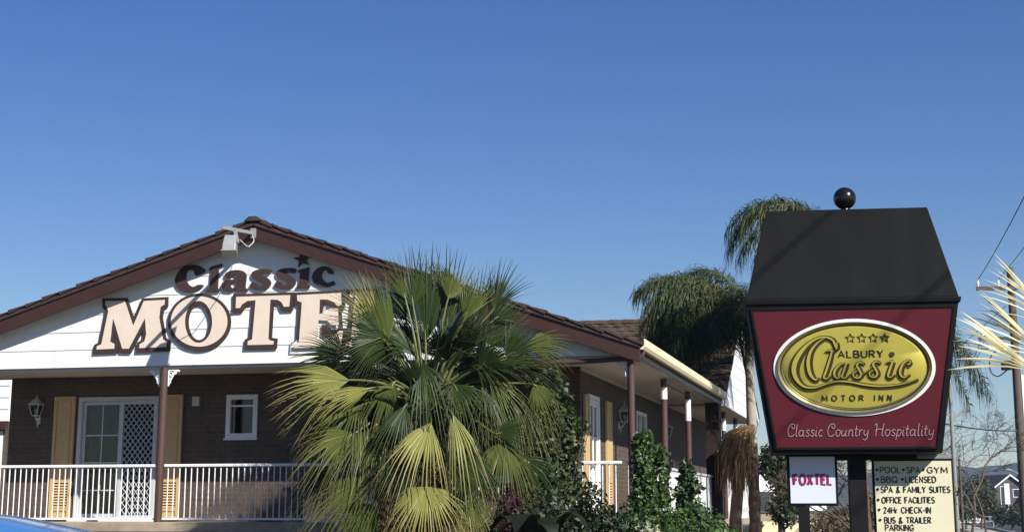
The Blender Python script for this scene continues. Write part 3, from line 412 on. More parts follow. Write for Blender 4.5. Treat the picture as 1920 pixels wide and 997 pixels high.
def post(t, v, zb=1.40, zt=SOF_Z - .02, r=.07, painted_glint=None, br=()):
    mb = MB().tube([(t, v, zb), (t, v, zt)], r, 14); mb.tube([(t, v, zb), (t, v, zb + .05)], r * 1.5, 14); p = mb.build('post', m_post, motel, True)
    if painted_glint: MB().tube([(t, v, painted_glint[0]), (t, v, painted_glint[1])], r * 1.05, 14).build('painted_glint', m_white, p, True)  # white sleeve paints the sun's glint near the top of the post
    for ax, s in br: lace(p, t + (s * r if ax == 'x' else 0), s, SOF_Z - .06, ax, v + (s * r if ax == 'y' else 0))
    return p
post(.01, -.03, 1.36, br=(('x', -1), ('x', 1)))
post(8.22, -.03, 1.36, r=.058, br=(('x', -1), ('y', 1)))
post(4.1, -.03, 1.36, br=(('x', -1), ('x', 1)))
for v, c in ((4.30, (3.70, 3.92)), (7.75, (3.48, 3.92))): post(8.13, v, 1.46, painted_glint=c, r=.06)
MB().box(8.02, 8.34, 11.7, 12.08, .1, SOF_Z).build('pier', pm('dark_pier', (.03, .018, .015), .7, .2, 6, .2), motel)
MB().tube([(8.13, 4.3, 4.0), (8.13, 7.75, 4.0)], .012, 6).build('tie_rod', m_post, motel)

# sliding door, windows, shutters
def frame_rect(mb, a0, a1, z0, z1, w, y0, y1):
    mb.box(a0, a1, y0, y1, z1 - w, z1); mb.box(a0, a1, y0, y1, z0, z0 + w); mb.box(a0, a0 + w, y0, y1, z0 + w, z1 - w); mb.box(a1 - w, a1, y0, y1, z0 + w, z1 - w)
d0, d1, dz0, dz1 = DOOR
sdoor = MB(); frame_rect(sdoor, d0, d1 + .01, dz0 + .004, dz1, .075, WALL_V - .03, WALL_V + .1); sdoor = sdoor.build('sliding_door', m_alu, motel)
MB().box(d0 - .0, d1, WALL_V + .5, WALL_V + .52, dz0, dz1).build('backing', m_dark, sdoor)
mid = -1.60
lf = MB(); frame_rect(lf, d0 + .08, mid, dz0 + .08, dz1 - .08, .06, WALL_V + .03, WALL_V + .07)
for z in (2.02, 2.52, 3.02): lf.box(d0 + .14, mid - .06, WALL_V + .04, WALL_V + .06, z - .011, z + .011)
cx = (d0 + .08 + mid) / 2; lf.box(cx - .011, cx + .011, WALL_V + .035, WALL_V + .062, dz0 + .14, dz1 - .14); lf.build('glass_leaf', m_alu, sdoor)
MB().box(d0 + .1, mid, WALL_V + .046, WALL_V + .052, dz0 + .1, dz1 - .1).build('pane', m_glass, sdoor)
cu = MB(); N = 46
for i in range(N):
    a, b = d0 + .1 + (mid - d0 - .2) * i / N, d0 + .1 + (mid - d0 - .2) * (i + 1) / N
    ya, yb = WALL_V + .22 + .03 * math.sin(i * 1.3), WALL_V + .22 + .03 * math.sin((i + 1) * 1.3)
    cu.add([(a, ya, dz0 + .05), (b, yb, dz0 + .05), (b, yb, dz1 - .05), (a, ya, dz1 - .05)], [(0, 1, 2, 3)])
cu.build('curtain', m_curtain, sdoor, True)
sc = MB(); frame_rect(sc, mid + .0, d1 - .01, dz0 + .05, dz1 - .08, .06, WALL_V - .04, WALL_V - .035 + .05)
x0, x1, z0, z1 = mid + .06, d1 - .07, dz0 + .11, dz1 - .14
def diag(mb, x0, x1, z0, z1, pitch, slope, y, w):
    for s in (1, -1):
        c = -40 * pitch
        for k_ in range(80):
            xa = x0 - (z1 - z0) / slope + k_ * pitch; pts = []
            # line x = xa + (z-z0)/slope (s=1) or mirrored
            zA, zB = z0, z1; xA, xB = xa, xa + (z1 - z0) / slope
            if xB <= x0 or xA >= x1: continue
            if xA < x0: zA = z0 + (x0 - xA) * slope; xA = x0
            if xB > x1: zB = z1 - (xB - x1) * slope; xB = x1
            if s < 0: xA, xB = x0 + x1 - xA, x0 + x1 - xB
            mb.bar((xA, y + s * .005, zA), (xB, y + s * .005, zB), w, .008)
scr = MB(); diag(scr, x0, x1, z0, z1, .105, 1.25, WALL_V - .01, .013)
scn = sc.build('screen_leaf', m_alu, sdoor); scr.build('lattice', m_alu, scn)
MB().box(x0, x1, WALL_V + .024, WALL_V + .028, z0, z1).build('fly_mesh', pm('black_fly_mesh', (.015, .017, .02), .7, .3, 5, .1), scn)
MB().box(d0 - .08, d1 + .1, WALL_V - .10, WALL_V - .035, 1.462, 1.52).build('door_track', m_white, sdoor)
def window(a0, a1, z0, z1, split=None, transom=None):
    mb = MB(); frame_rect(mb, a0 - .04, a1 + .04, z0 - .04, z1 + .04, .085, WALL_V - .03, WALL_V + .06)
    if split: mb.box(split - .04, split + .04, WALL_V - .02, WALL_V + .06, z0 + .04, z1 - .04)
    if transom: mb.box(a0 + .04, a1 - .04, WALL_V - .005, WALL_V + .06, transom - .015, transom + .015)
    w = mb.build('window', m_white, motel)
    MB().box(a0 + .03, a1 - .03, WALL_V + .03, WALL_V + .036, z0 + .03, z1 - .03).build('pane', m_glass, w)
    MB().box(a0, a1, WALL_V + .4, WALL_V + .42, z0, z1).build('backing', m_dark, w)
    MB().box(a0 - .06, a1 + .06, WALL_V - .06, WALL_V - .032, z0 - .075, z0 - .04).build('sill', m_white, w)
window(*WIN, transom=3.52); window(*WIN2, split=5.03)
def shutter(a0, a1, z0, z1, lv0, lv1, place=None):
    """panel shutter: upper raised panel, louvres below"""
    mb = MB(); frame_rect(mb, a0, a1, z0, z1, .06, -.055, -.012)
    mb.box(a0 + .06, a1 - .06, -.052, -.014, lv1, lv1 + .05); mb.box(a0 + .06, a1 - .06, -.052, -.014, lv0 - .05, lv0)
    mb.box(a0 + .06, a1 - .06, -.035, -.012, lv1 + .05, z1 - .06); mb.box(a0 + .06, a1 - .06, -.035, -.012, z0 + .06, lv0 - .05)
    mb.box(a0 + .085, a1 - .085, -.045, -.036, lv1 + .075, z1 - .085)
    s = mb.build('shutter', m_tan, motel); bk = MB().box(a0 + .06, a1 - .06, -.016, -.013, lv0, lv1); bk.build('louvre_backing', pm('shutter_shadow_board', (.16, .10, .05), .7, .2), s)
    lo = MB(); z = lv0 + .02
    while z < lv1 - .01:
        lo.add([(a0 + .06, -.048, z - .012), (a1 - .06, -.048, z - .012), (a1 - .06, -.02, z + .016), (a0 + .06, -.02, z + .016), (a0 + .06, -.048, z - .004), (a1 - .06, -.048, z - .004), (a1 - .06, -.02, z + .024), (a0 + .06, -.02, z + .024)], [(0, 1, 2, 3), (4, 5, 6, 7), (0, 1, 5, 4), (2, 3, 7, 6), (0, 3, 7, 4), (1, 2, 6, 5)]); z += .05
    lo.build('louvres', m_tan, s)
    s.matrix_local = place if place is not None else Matrix.Translation((0, WALL_V, 0)); return s
shutter(-2.96, -2.53, 1.50, 3.74, 1.70, 2.16); shutter(-.79, -.36, 1.50, 3.74, 1.70, 2.16)
SIDE = Matrix.Translation((SIDE_T, 0, 0)) @ Matrix.Rotation(math.pi / 2, 4, 'Z')    # local x runs into the depth, front faces the street
shutter(1.80, 2.20, 1.50, 3.64, 1.70, 2.16, SIDE); shutter(3.92, 4.47, 1.50, 3.66, 1.70, 2.16, SIDE); shutter(11.2, 11.65, 1.5, 3.66, 1.7, 2.16, SIDE)
mb = MB(); frame_rect(mb, SDOOR[0], SDOOR[1], SDOOR[2] + .004, SDOOR[3], .07, -.03, .1)
dr = mb.build('front_door', m_white, motel); dr.matrix_local = SIDE
lf = MB(); frame_rect(lf, SDOOR[0] + .075, SDOOR[1] - .075, 1.50, SDOOR[3] - .075, .12, -.01, .035); lf.box(2.4, 3.15, -.008, .03, 1.62, 2.3)
lf.box(2.74, 2.80, -.008, .03, 2.3, 3.5)
lf.box(2.4, 3.15, -.008, .03, 2.28, 2.36); lf.box(2.4, 3.15, -.006, .03, 2.9, 2.95); lf.build('door_leaf', m_white, dr)
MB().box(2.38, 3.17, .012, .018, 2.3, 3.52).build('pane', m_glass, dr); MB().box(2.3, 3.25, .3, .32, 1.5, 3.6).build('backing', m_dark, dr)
MB().lathe([(.012, 0), (.012, .04), (.03, .045), (.03, .075), (.01, .085)], 12, (0, 0, 0)).build('handle', m_steel, dr).matrix_local = Matrix.Translation((2.40, -.01, 2.42)) @ Matrix.Rotation(math.pi / 2, 4, 'X')
mb = MB(); frame_rect(mb, SWIN[0], SWIN[1], SWIN[2], SWIN[3], .08, -.03, .06); mb.box(8.2, 8.28, -.02, .06, SWIN[2] + .08, SWIN[3] - .08)
w = mb.build('window', m_white, motel); w.matrix_local = SIDE
MB().box(7.65, 8.85, .03, .036, 2.45, 3.65).build('pane', m_glass, w); MB().box(7.6, 8.9, .18, .2, 2.4, 3.7).build('curtain', pm('pale_curtain', (.45, .42, .38), .9, .1, 9, .15, streak=True), w)

# verandah balustrades: white steel rails
def railing(a0, a1, label, axis='x', off=0.0, along=None):
    root = empty('balustrade', F0, YAW, label, 'railing', 'white verandah balustrades')
    P = (lambda a, z: (a, -.03, z)) if axis == 'x' else (lambda a, z: (8.13, a, z))
    def bx(mb, p, q, hw, z0, z1):
        if axis == 'x': mb.box(p, q, -.03 - hw, -.03 + hw, z0, z1)
        else: mb.box(8.13 - hw, 8.13 + hw, p, q, z0, z1)
    t = MB(); bx(t, a0, a1, .03, 2.385, 2.435); bevel(t.build('top_rail', m_white, root), .012, 3)
    b = MB(); bx(b, a0, a1, .02, 1.50, 1.535); b.build('bottom_rail', m_white, root)
    n = int((a1 - a0) / .108); me = None
    for i in range(n):
        a = a0 + (a1 - a0 - n * .108) / 2 + .108 * (i + .5)
        if me is None:
            o = MB().tube([(0, 0, 1.53), (0, 0, 2.39)], .0105, 8).build('baluster', m_white, root, True); me = o.data
        else: o = bpy.data.objects.new('baluster', me); COL.objects.link(o); o.parent = root
        o.location = (a, -.03, 0) if axis == 'x' else (8.13, a, 0)
    return root
railing(-5.0, -.07, 'white balustrade left of the brown front post, before the sliding door')
railing(.09, 4.02, 'white balustrade between the brown front post and the fan palm')
railing(4.18, 8.05, 'white balustrade behind the vine and fan palm near the motel corner')
railing(.06, 4.22, 'short side balustrade with cream gaps at the mustard shuttered door', 'y')
def panel_rail(v0, v1, label):
    root = empty('panel_balustrade', F0, YAW, label, 'railing', 'white boarded side balustrades')
    t = MB().box(8.09, 8.17, v0, v1, 2.40, 2.45); bevel(t.build('top_rail', m_white, root), .01)
    p = MB(); v = v0 + .02
    while v < v1 - .16: p.box(8.115, 8.145, v, v + .152, 1.2, 2.40); v += .158
    p.build('palings', m_white, root); return root
panel_rail(4.4, 11.66, 'solid white boarded balustrade along the side verandah behind the shrubs')

# wall lanterns
def lantern(name, label, M):
    root = empty(name, (0, 0, 0), 0, label, 'wall lamp', 'white coach lanterns on the motel walls'); root.matrix_world = BM @ M @ Matrix.Scale(.71, 4)
    # local: wall plane y=0, front -y, z up from lamp body bottom
    b = MB(); b.tube([(0, -.01, -.10), (0, -.06, -.13), (0, -.12, -.10), (0, -.17, -.03), (0, -.17, 0)], .016, 8); b.tube([(0, -.03, -.10), (0, -.07, -.22), (0, -.04, -.30)], [.02, .015, .008], 8)
    b.lathe([(.01, 0), (.06, .004), (.06, .02), (.02, .03)], 14, (0, 0, 0)); 
    o = b.build('bracket', m_lantern, root, True)
    pl = MB().box(-.05, .05, -.015, 0, -.2, -.02); pl.build('wall_plate', m_lantern, root)
    f = MB(); w0, w1, h = .075, .135, .28
    c0 = [(sx * w0, -.17 + sy * w0, .02) for sx, sy in ((-1, -1), (1, -1), (1, 1), (-1, 1))]; c1 = [(sx * w1, -.17 + sy * w1, .02 + h) for sx, sy in ((-1, -1), (1, -1), (1, 1), (-1, 1))]
    for i in range(4):
        f.bar(c0[i], c1[i], .016, .016); f.bar(c0[i], c0[(i + 1) % 4], .016, .016); f.bar(c1[i], c1[(i + 1) % 4], .02, .02)
    f.box(-w0, w0, -.17 - w0, -.17 + w0, .005, .02); f.build('frame', m_lantern, root)
    g = MB().add([tuple(np.array(p) * 1) for p in c0 + c1], [(i, (i + 1) % 4, 4 + (i + 1) % 4, 4 + i) for i in range(4)]); g.build('glass', m_glass, root)
    MB().lathe([(.02, 0), (.022, .08), (.04, .10), (.045, .14), (.03, .18), (.005, .19)], 12, (0, -.17, .02)).build('bulb', pm('lamp_bulb', (.7, .68, .6), .3, .5), root, True)
    r = MB(); e = w1 + .03
    r.add([(sx * e, -.17 + sy * e, .02 + h + .01) for sx, sy in ((-1, -1), (1, -1), (1, 1), (-1, 1))] + [(sx * .03, -.17 + sy * .03, .02 + h + .17) for sx, sy in ((-1, -1), (1, -1), (1, 1), (-1, 1))],
          [(3, 2, 1, 0), (4, 5, 6, 7)] + [(i, (i + 1) % 4, 4 + (i + 1) % 4, 4 + i) for i in range(4)])
    r.lathe([(.03, 0), (.035, .02), (.012, .04), (.02, .065), (.006, .10)], 10, (0, -.17, .02 + h + .165)); r.build('cap', pm('lantern_cap', (.42, .41, .40), .5, .4, 8, .1), root)
    return root
lantern('wall_lantern', 'white coach lantern left of the sliding door on dark brick', Matrix.Translation((-3.29, WALL_V, 3.38)))
lantern('wall_lantern', 'coach lantern behind the corner post of the side verandah', SIDE @ Matrix.Translation((5.45, 0, 3.34)))
lantern('wall_lantern', 'farther coach lantern deep along the side verandah wall', SIDE @ Matrix.Translation((11.45, 0, 3.32)))
bb = MB().box(-.17, -.03, WALL_V - .07, WALL_V - .001, 3.53, 3.70); o = bb.build('junction_box', m_alu); o.matrix_world = BM; bevel(o, .01); tag(o, 'small grey box high on the dark brick between shutter and window', 'box')

# floodlight on a bracket at the peak of the gable
fr = empty('floodlight', F0, YAW, 'grey floodlight on a projecting arm at the gable peak', 'floodlight')
FLV, FLT, FLZ = -1.47, 1.79, 5.99
a = MB(); a.bar((1.69, -.33, 6.345), (1.66, FLV - .08, 6.24), .055, .05); a.bar((1.70, -.312, 6.26), (1.70, -.312, 6.43), .10, .022); a.build('arm', m_grey_metal, fr)
Mh = Matrix.Translation((FLT, FLV, FLZ)) @ Matrix.Rotation(math.radians(14), 4, 'Z') @ Matrix.Rotation(math.radians(-14), 4, 'X') @ Matrix.Diagonal((.84, .84, .9, 1))
h = MB(); h.add([Mh @ Vector(q) for q in [(-.13, -.14, -.20), (.13, -.14, -.20), (.13, .16, -.20), (-.13, .16, -.20), (-.12, -.02, .15), (.12, -.02, .15), (.12, .13, .15), (-.12, .13, .15), (-.13, -.14, -.08), (.13, -.14, -.08)]],
                [(0, 3, 2, 1), (4, 5, 6, 7), (0, 1, 9, 8), (8, 9, 5, 4), (1, 2, 6, 5, 9), (3, 0, 8, 4, 7), (2, 3, 7, 6)]); 
bevel(h.build('housing', m_grey_metal, fr), .012)
h = MB(); h.box(-.15, .15, -.16, .18, -.215, -.20, Mh); h.build('visor', m_grey_metal, fr)
MB().box(-.124, .124, -.052, .14, .045, .060, Mh).build('band', m_ink, fr)
h = MB(); h.bar((FLT + .10, FLV + .06, FLZ), (FLT - .02, FLV + .22, 6.235), .05, .04); h.build('swivel', m_grey_metal, fr)
h = MB().tube(smooth_pts([(FLT + .10, FLV + .15, 6.06), (FLT + .15, FLV + .35, 5.98), (1.92, -.95, 6.02), (1.88, -.7, 6.14), (1.72, -.4, 6.3)], 6), .008, 6); h.build('cable', m_soffit, fr)

# rear wing of the motel: its gable faces the street
rear = empty('motel_wing', F0, YAW, 'rear motel wing with steep white street gable and weathered tiled roof', 'motel wing')
RV0, RVM, RV1, RT = 11.95, 16.1, 20.4, 8.36
RZE, RZP = 4.25, 6.42
g = MB(); z = 4.10; n_ = 0
def rv(z): f = min(1, max(0, (z - RZE + .1) / (RZP - RZE))); return RV0 + (RVM - RV0) * f, RV1 - (RV1 - RVM) * f
while z < RZP - .25:
    z1 = min(z + .30, RZP - .2); a0, b0 = rv(z); a1, b1 = rv(z1)
    g.add([(RT + .014, a0, z + .004), (RT + .014, b0, z + .004), (RT + .004, b1, z1), (RT + .004, a1, z1), (RT - .03, a0, z), (RT - .03, b0, z), (RT - .03, b1, z1), (RT - .03, a1, z1)],
          [(0, 1, 2, 3), (7, 6, 5, 4), (0, 4, 5, 1), (3, 2, 6, 7), (0, 3, 7, 4), (1, 5, 6, 2)]); z += .30
g.build('gable_boards', m_board, rear)
for va, vb in ((RV0 - .1, RVM), (RV1 + .25, RVM)):
    za = RZE - .10
    b = MB(); b.add([(x, v_, z_) for x in (RT + .08, RT + .115) for v_, z_ in ((va, za - .10), (vb, RZP - .04), (vb, RZP + .14), (va, za + .10))], [(0, 1, 2, 3), (7, 6, 5, 4), (0, 4, 5, 1), (1, 5, 6, 2), (2, 6, 7, 3), (3, 7, 4, 0)])
    b.build('bargeboard', m_white, rear)
tile_roof('roof', RV0 - .12, RVM, RZE - .02, RZP + .1, -6.0, RT + .14, .33, m_tile_old, rear, 'v')
tile_roof('roof', RV1 + .3, RVM, RZE - .02, RZP + .1, -6.0, RT + .14, .33, m_tile_old, rear, 'v')
b = MB(); v_ = -6.0
while v_ < RT + .2:
    b.add([(v_, RVM - .16, RZP + .09), (v_, RVM - .06, RZP + .2), (v_, RVM + .06, RZP + .2), (v_, RVM + .16, RZP + .09), (v_ + .42, RVM - .15, RZP + .08), (v_ + .42, RVM - .055, RZP + .185), (v_ + .42, RVM + .055, RZP + .185), (v_ + .42, RVM + .15, RZP + .08)], [(0, 1, 5, 4), (1, 2, 6, 5), (2, 3, 7, 6), (0, 3, 2, 1), (4, 5, 6, 7)]); v_ += .38
b.build('ridge_capping', m_tile_old, rear)
w = MB(); w.box(SIDE_T - .24, SIDE_T, RV0, RV1, .2, 4.06); w.box(-6, SIDE_T - .24, RV1 - .24, RV1, .2, 4.06); w.box(-6, SIDE_T - .24, RV0, RV0 + .24, .2, 4.06); w.build('wall', m_brick, rear)
MB().box(SIDE_T - .1, RT + .06, RV0 + .25, RV1 + .1, 4.066, 4.095).build('soffit', m_soffit, rear)
MB().box(SIDE_T, 8.2, RV0 - .3, RV1, 1.30, 1.46).build('verandah_floor', m_conc, rear)
for v_ in (14.6, 17.5): 
    p = MB().tube([(8.13, v_, 1.46), (8.13, v_, 4.06)], .055, 12).build('post', m_post, rear, True)
    MB().tube([(8.13, v_, 3.6), (8.13, v_, 3.9)], .059, 12).build('painted_glint', m_white, p, True)  # sunlit stretch of the post, painted on as a white sleeve
p = MB(); v_ = 15.3
while v_ < 20.2: p.box(8.115, 8.145, v_, v_ + .152, 1.25, 2.46); v_ += .158
p.box(8.09, 8.17, 15.3, 20.3, 2.462, 2.50); o = p.build('panel_balustrade', m_white); o.matrix_world = BM; tag(o, 'white boarded balustrade under the dead fronds by the palm trunk', 'railing', 'white boarded side balustrades')

# white block glimpsed past the left end of the motel
lb = empty('accommodation_block', BM @ Vector((-19.5, 20, 0)), YAW, 'white weatherboard block glimpsed past the left end of the motel', 'building')
m_ = MB(); z = 4.42
while z < 5.95: m_.add([(-2.5, -.02, z), (4.55, -.02, z), (4.55, 0, z + .36), (-2.5, 0, z + .36), (-2.5, .1, z), (4.55, .1, z), (4.55, .1, z + .36), (-2.5, .1, z + .36)], [(0, 1, 2, 3), (7, 6, 5, 4), (0, 4, 5, 1), (3, 2, 6, 7), (0, 3, 7, 4), (1, 5, 6, 2)]); z += .37
m_.build('wall', m_board, lb); m_ = MB().box(-2.5, 4.5, -.05, .12, 4.18, 4.415); m_.build('beam', m_maroon, lb)
MB().box(-2.5, 4.5, .25, .5, 0, 4.175).build('wall', m_brick, lb)
m_ = MB(); frame_rect(m_, 3.1, 4.28, .6, 4.12, .12, .12, .24); m_.build('door_frame', m_white, lb); MB().box(3.22, 4.16, .2, .235, .7, 4.0).build('door_leaf', m_dark, lb)
m_ = MB(); m_.prism([(-2.8, 6.0), (4.3, 6.0), (.9, 7.2)], -.2, 9); m_.build('roof', m_tile, lb); MB().box(-2.5, 4.5, .5, 8.8, 0, 5.9).build('wall', m_brick, lb)

# ------------------------------------------------------------------ lettering on the gable
def fill_shape(name, loops, depth, y, m, parent, offset=0.0):
    """a flat cut-out letter in the x-z plane, front face at y, made through a 2D curve so holes stay open"""
    cu = bpy.data.curves.new(name, 'CURVE'); cu.dimensions = '2D'; cu.fill_mode = 'BOTH'; cu.extrude = depth / 2; cu.offset = offset
    for lp in loops:
        sp = cu.splines.new('POLY'); sp.points.add(len(lp) - 1); sp.use_cyclic_u = True
        for i, q in enumerate(lp): sp.points[i].co = (q[0], q[1], 0, 1)
    tmp = bpy.data.objects.new('tmp', cu); COL.objects.link(tmp)
    me = bpy.data.meshes.new_from_object(tmp.evaluated_get(bpy.context.evaluated_depsgraph_get())); bpy.data.objects.remove(tmp); bpy.data.curves.remove(cu)
    me.transform(Matrix.Translation((0, y + depth / 2, 0)) @ Matrix.Rotation(math.pi / 2, 4, 'X')); me.materials.clear(); me.materials.append(m); me.name = name
    o = bpy.data.objects.new(name, me); COL.objects.link(o)
    if parent is not None: o.parent = parent
    return o
cl = empty('wall_lettering', F0, YAW, 'dark brown raised word Classic with star on the white gable', 'lettering')
for nm, loops in CLASSIC_SHAPES: fill_shape('star' if nm == 'star' else 'letter', loops, .026, -.052, m_brown_letter, cl)
ml = empty('wall_lettering', F0, YAW, 'large cream word MOTEL outlined in brown on the gable', 'lettering')
for nm, loops in MOTEL_SHAPES:
    d = fill_shape('letter', loops, .024, -.050, m_brown_letter, ml, .062)
    lo2 = [[(x, z + .012) for x, z in lp] for lp in loops]
    fill_shape('letter_face', lo2, .008, -.059, m_cream_letter, d)

# ------------------------------------------------------------------ lantern-shaped motel sign
SG = Vector((3.535, 16.75, 0)); SGR = -math.radians(8)
sign = empty('motel_sign', SG, SGR, 'large lantern shaped burgundy and black sign with gold oval on a black post', 'sign')
def frustum(mb, w0, d0, z0, w1, d1, z1, cx0=0, cx1=0):
    return mb.add([(cx0 + sx * w0, sy * d0, z0) for sx, sy in ((-1, -1), (1, -1), (1, 1), (-1, 1))] + [(cx1 + sx * w1, sy * d1, z1) for sx, sy in ((-1, -1), (1, -1), (1, 1), (-1, 1))],
                  [(3, 2, 1, 0), (4, 5, 6, 7)] + [(i, (i + 1) % 4, 4 + (i + 1) % 4, 4 + i) for i in range(4)])
ZB, ZT = 2.22, 3.71
frustum(MB(), .845, .33, ZB, 1.055, .55, ZT).build('cabinet', m_black, sign)
bevel(frustum(MB(), 1.075, .57, ZT + .002, 1.085, .58, ZT + .055).build('eave_band', m_black, sign), .008)
bevel(frustum(MB(), 1.062, .56, ZT + .057, .828, .30, 4.735).build('sign_roof', m_black_roof, sign), .01)
bl = MB(); n = 14; bl.lathe([(.12 * math.sin(math.pi * (i + .5) / n) if 0 < i < n - 1 else .12 * math.sin(math.pi * (i + .5) / n), .12 - .12 * math.cos(math.pi * (i + .5) / n)) for i in range(n)], 24, (.012, 0, 4.785)); bl.lathe([(.07, 0), (.05, .04), (.04, .10)], 16, (.012, 0, 4.733))
bl.build('finial_ball', m_gloss_black, sign, True)
po = MB().box(-.075, .105, -.09, .09, 0, ZB - .002); bevel(po.build('post', m_black, sign), .006)
cb = MB().box(-.66, .15, -.07, -.095, 2.155, 2.215); cb.box(-.66, .62, -.06, .06, 2.16, 2.214); cb.build('cross_beam', m_black, sign)
# things on the slanted front face: local x right, y up the face, z outwards
TILT = math.atan2(.22, ZT - ZB); PH = math.hypot(.22, ZT - ZB)
def face_obj(o, lift=0.0):
    o.parent = sign; o.matrix_local = Matrix.Translation((0, -.33, ZB)) @ Matrix.Rotation(math.pi / 2 + TILT, 4, 'X') @ Matrix.Translation((0, 0, lift)); return o
def slab(pts, z0, z1):
    n = len(pts); mb = MB(); return mb.add([(x, y, z1) for x, y in pts] + [(x, y, z0) for x, y in pts], [tuple(range(n)), tuple(range(2 * n - 1, n - 1, -1))] + [(i, n + i, n + (i + 1) % n, (i + 1) % n) for i in range(n)])
face_obj(slab([(-.79, .065), (.79, .065), (1.005, PH - .045), (-1.005, PH - .045)], .001, .012).build('sign_panel', m_red))
fr_ = MB()
for p, q in (((-.80, .055), (.80, .055)), ((.80, .055), (1.015, PH - .035)), ((1.015, PH - .035), (-1.015, PH - .035)), ((-1.015, PH - .035), (-.80, .055))):
    fr_.bar((p[0], p[1], .012), (q[0], q[1], .012), .026, .024)
face_obj(fr_.build('panel_frame', m_black))
def oval(a, b, z0, z1, n=72, cx=0, cy=.865): return slab([(cx + a * math.cos(2 * math.pi * i / n), cy + b * math.sin(2 * math.pi * i / n)) for i in range(n)], z0, z1)
def ring(a0, b0, a1, b1, z0, z1, zi, n=72, cy=.865):
    mb = MB(); vs = []
    for i in range(n):
        c, s = math.cos(2 * math.pi * i / n), math.sin(2 * math.pi * i / n)
        vs += [(a0 * c, cy + b0 * s, z0), (a0 * c, cy + b0 * s, z1), (a1 * c, cy + b1 * s, zi), (a1 * c, cy + b1 * s, z0)]
    fs = [(4 * i + j, 4 * ((i + 1) % n) + j, 4 * ((i + 1) % n) + (j + 1) % 4, 4 * i + (j + 1) % 4) for i in range(n) for j in range(4)]
    return mb.add(vs, fs)
face_obj(ring(.806, .490, .772, .459, .013, .024, .024).build('oval_border', m_white))
face_obj(oval(.776, .463, .013, .019).build('oval_backing', m_gold_dark))
face_obj(ring(.768, .455, .715, .412, .020, .046, .024).build('oval_rim', m_gold_bright, None, True))
face_obj(ring(.738, .432, .722, .418, .024, .037, .026).build('rim_groove', m_ink))
gp = MB(); n = 72; rings = [(.70, .024), (.69, .032), (.45, .038), (.2, .041)]
vs = [(.717 / .70 * r_ * math.cos(2 * math.pi * i / n), .865 + .414 / .70 * r_ * math.sin(2 * math.pi * i / n), z) for r_, z in rings for i in range(n)]
gp.add(vs, [(j * n + i, j * n + (i + 1) % n, (j + 1) * n + (i + 1) % n, (j + 1) * n + i) for j in range(len(rings) - 1) for i in range(n)] + [tuple(range((len(rings) - 1) * n, len(rings) * n))])
face_obj(gp.build('gold_plate', m_gold, None, True))

def ribbon(mb, pts, ws, z, th=.004, closed=False):
    """a raised stroke of varying width lying on the x-y plane"""
    P = [np.array(p[:2], float) for p in pts]; N = len(P); L, R = [], []
    for i in range(N):
        a = P[(i - 1) % N] if closed else P[max(i - 1, 0)]; b = P[(i + 1) % N] if closed else P[min(i + 1, N - 1)]
        t = b - a; t = t / (np.linalg.norm(t) + 1e-9); nn = np.array([-t[1], t[0]])
        if not closed and 0 < i < N - 1:
            t1 = P[i] - P[i - 1]; t1 /= np.linalg.norm(t1) + 1e-9; c = max(.6, abs(float(np.dot(t1, t))))
            k = 1 / c
        else: k = 1
        L.append(P[i] + nn * ws[i] / 2 * k); R.append(P[i] - nn * ws[i] / 2 * k)
    vs = [(p[0], p[1], z + th) for p in L] + [(p[0], p[1], z + th) for p in R] + [(p[0], p[1], z - .002) for p in L] + [(p[0], p[1], z - .002) for p in R]
    fs = []
    for i in range(N if closed else N - 1):
        j = (i + 1) % N
        fs += [(i, N + i, N + j, j), (i, j, 2 * N + j, 2 * N + i), (N + i, 3 * N + i, 3 * N + j, N + j)]
    if not closed: fs += [(0, 2 * N, 3 * N, N), (N - 1, 2 * N - 1, 4 * N - 1, 3 * N - 1)]
    mb.add(vs, fs)
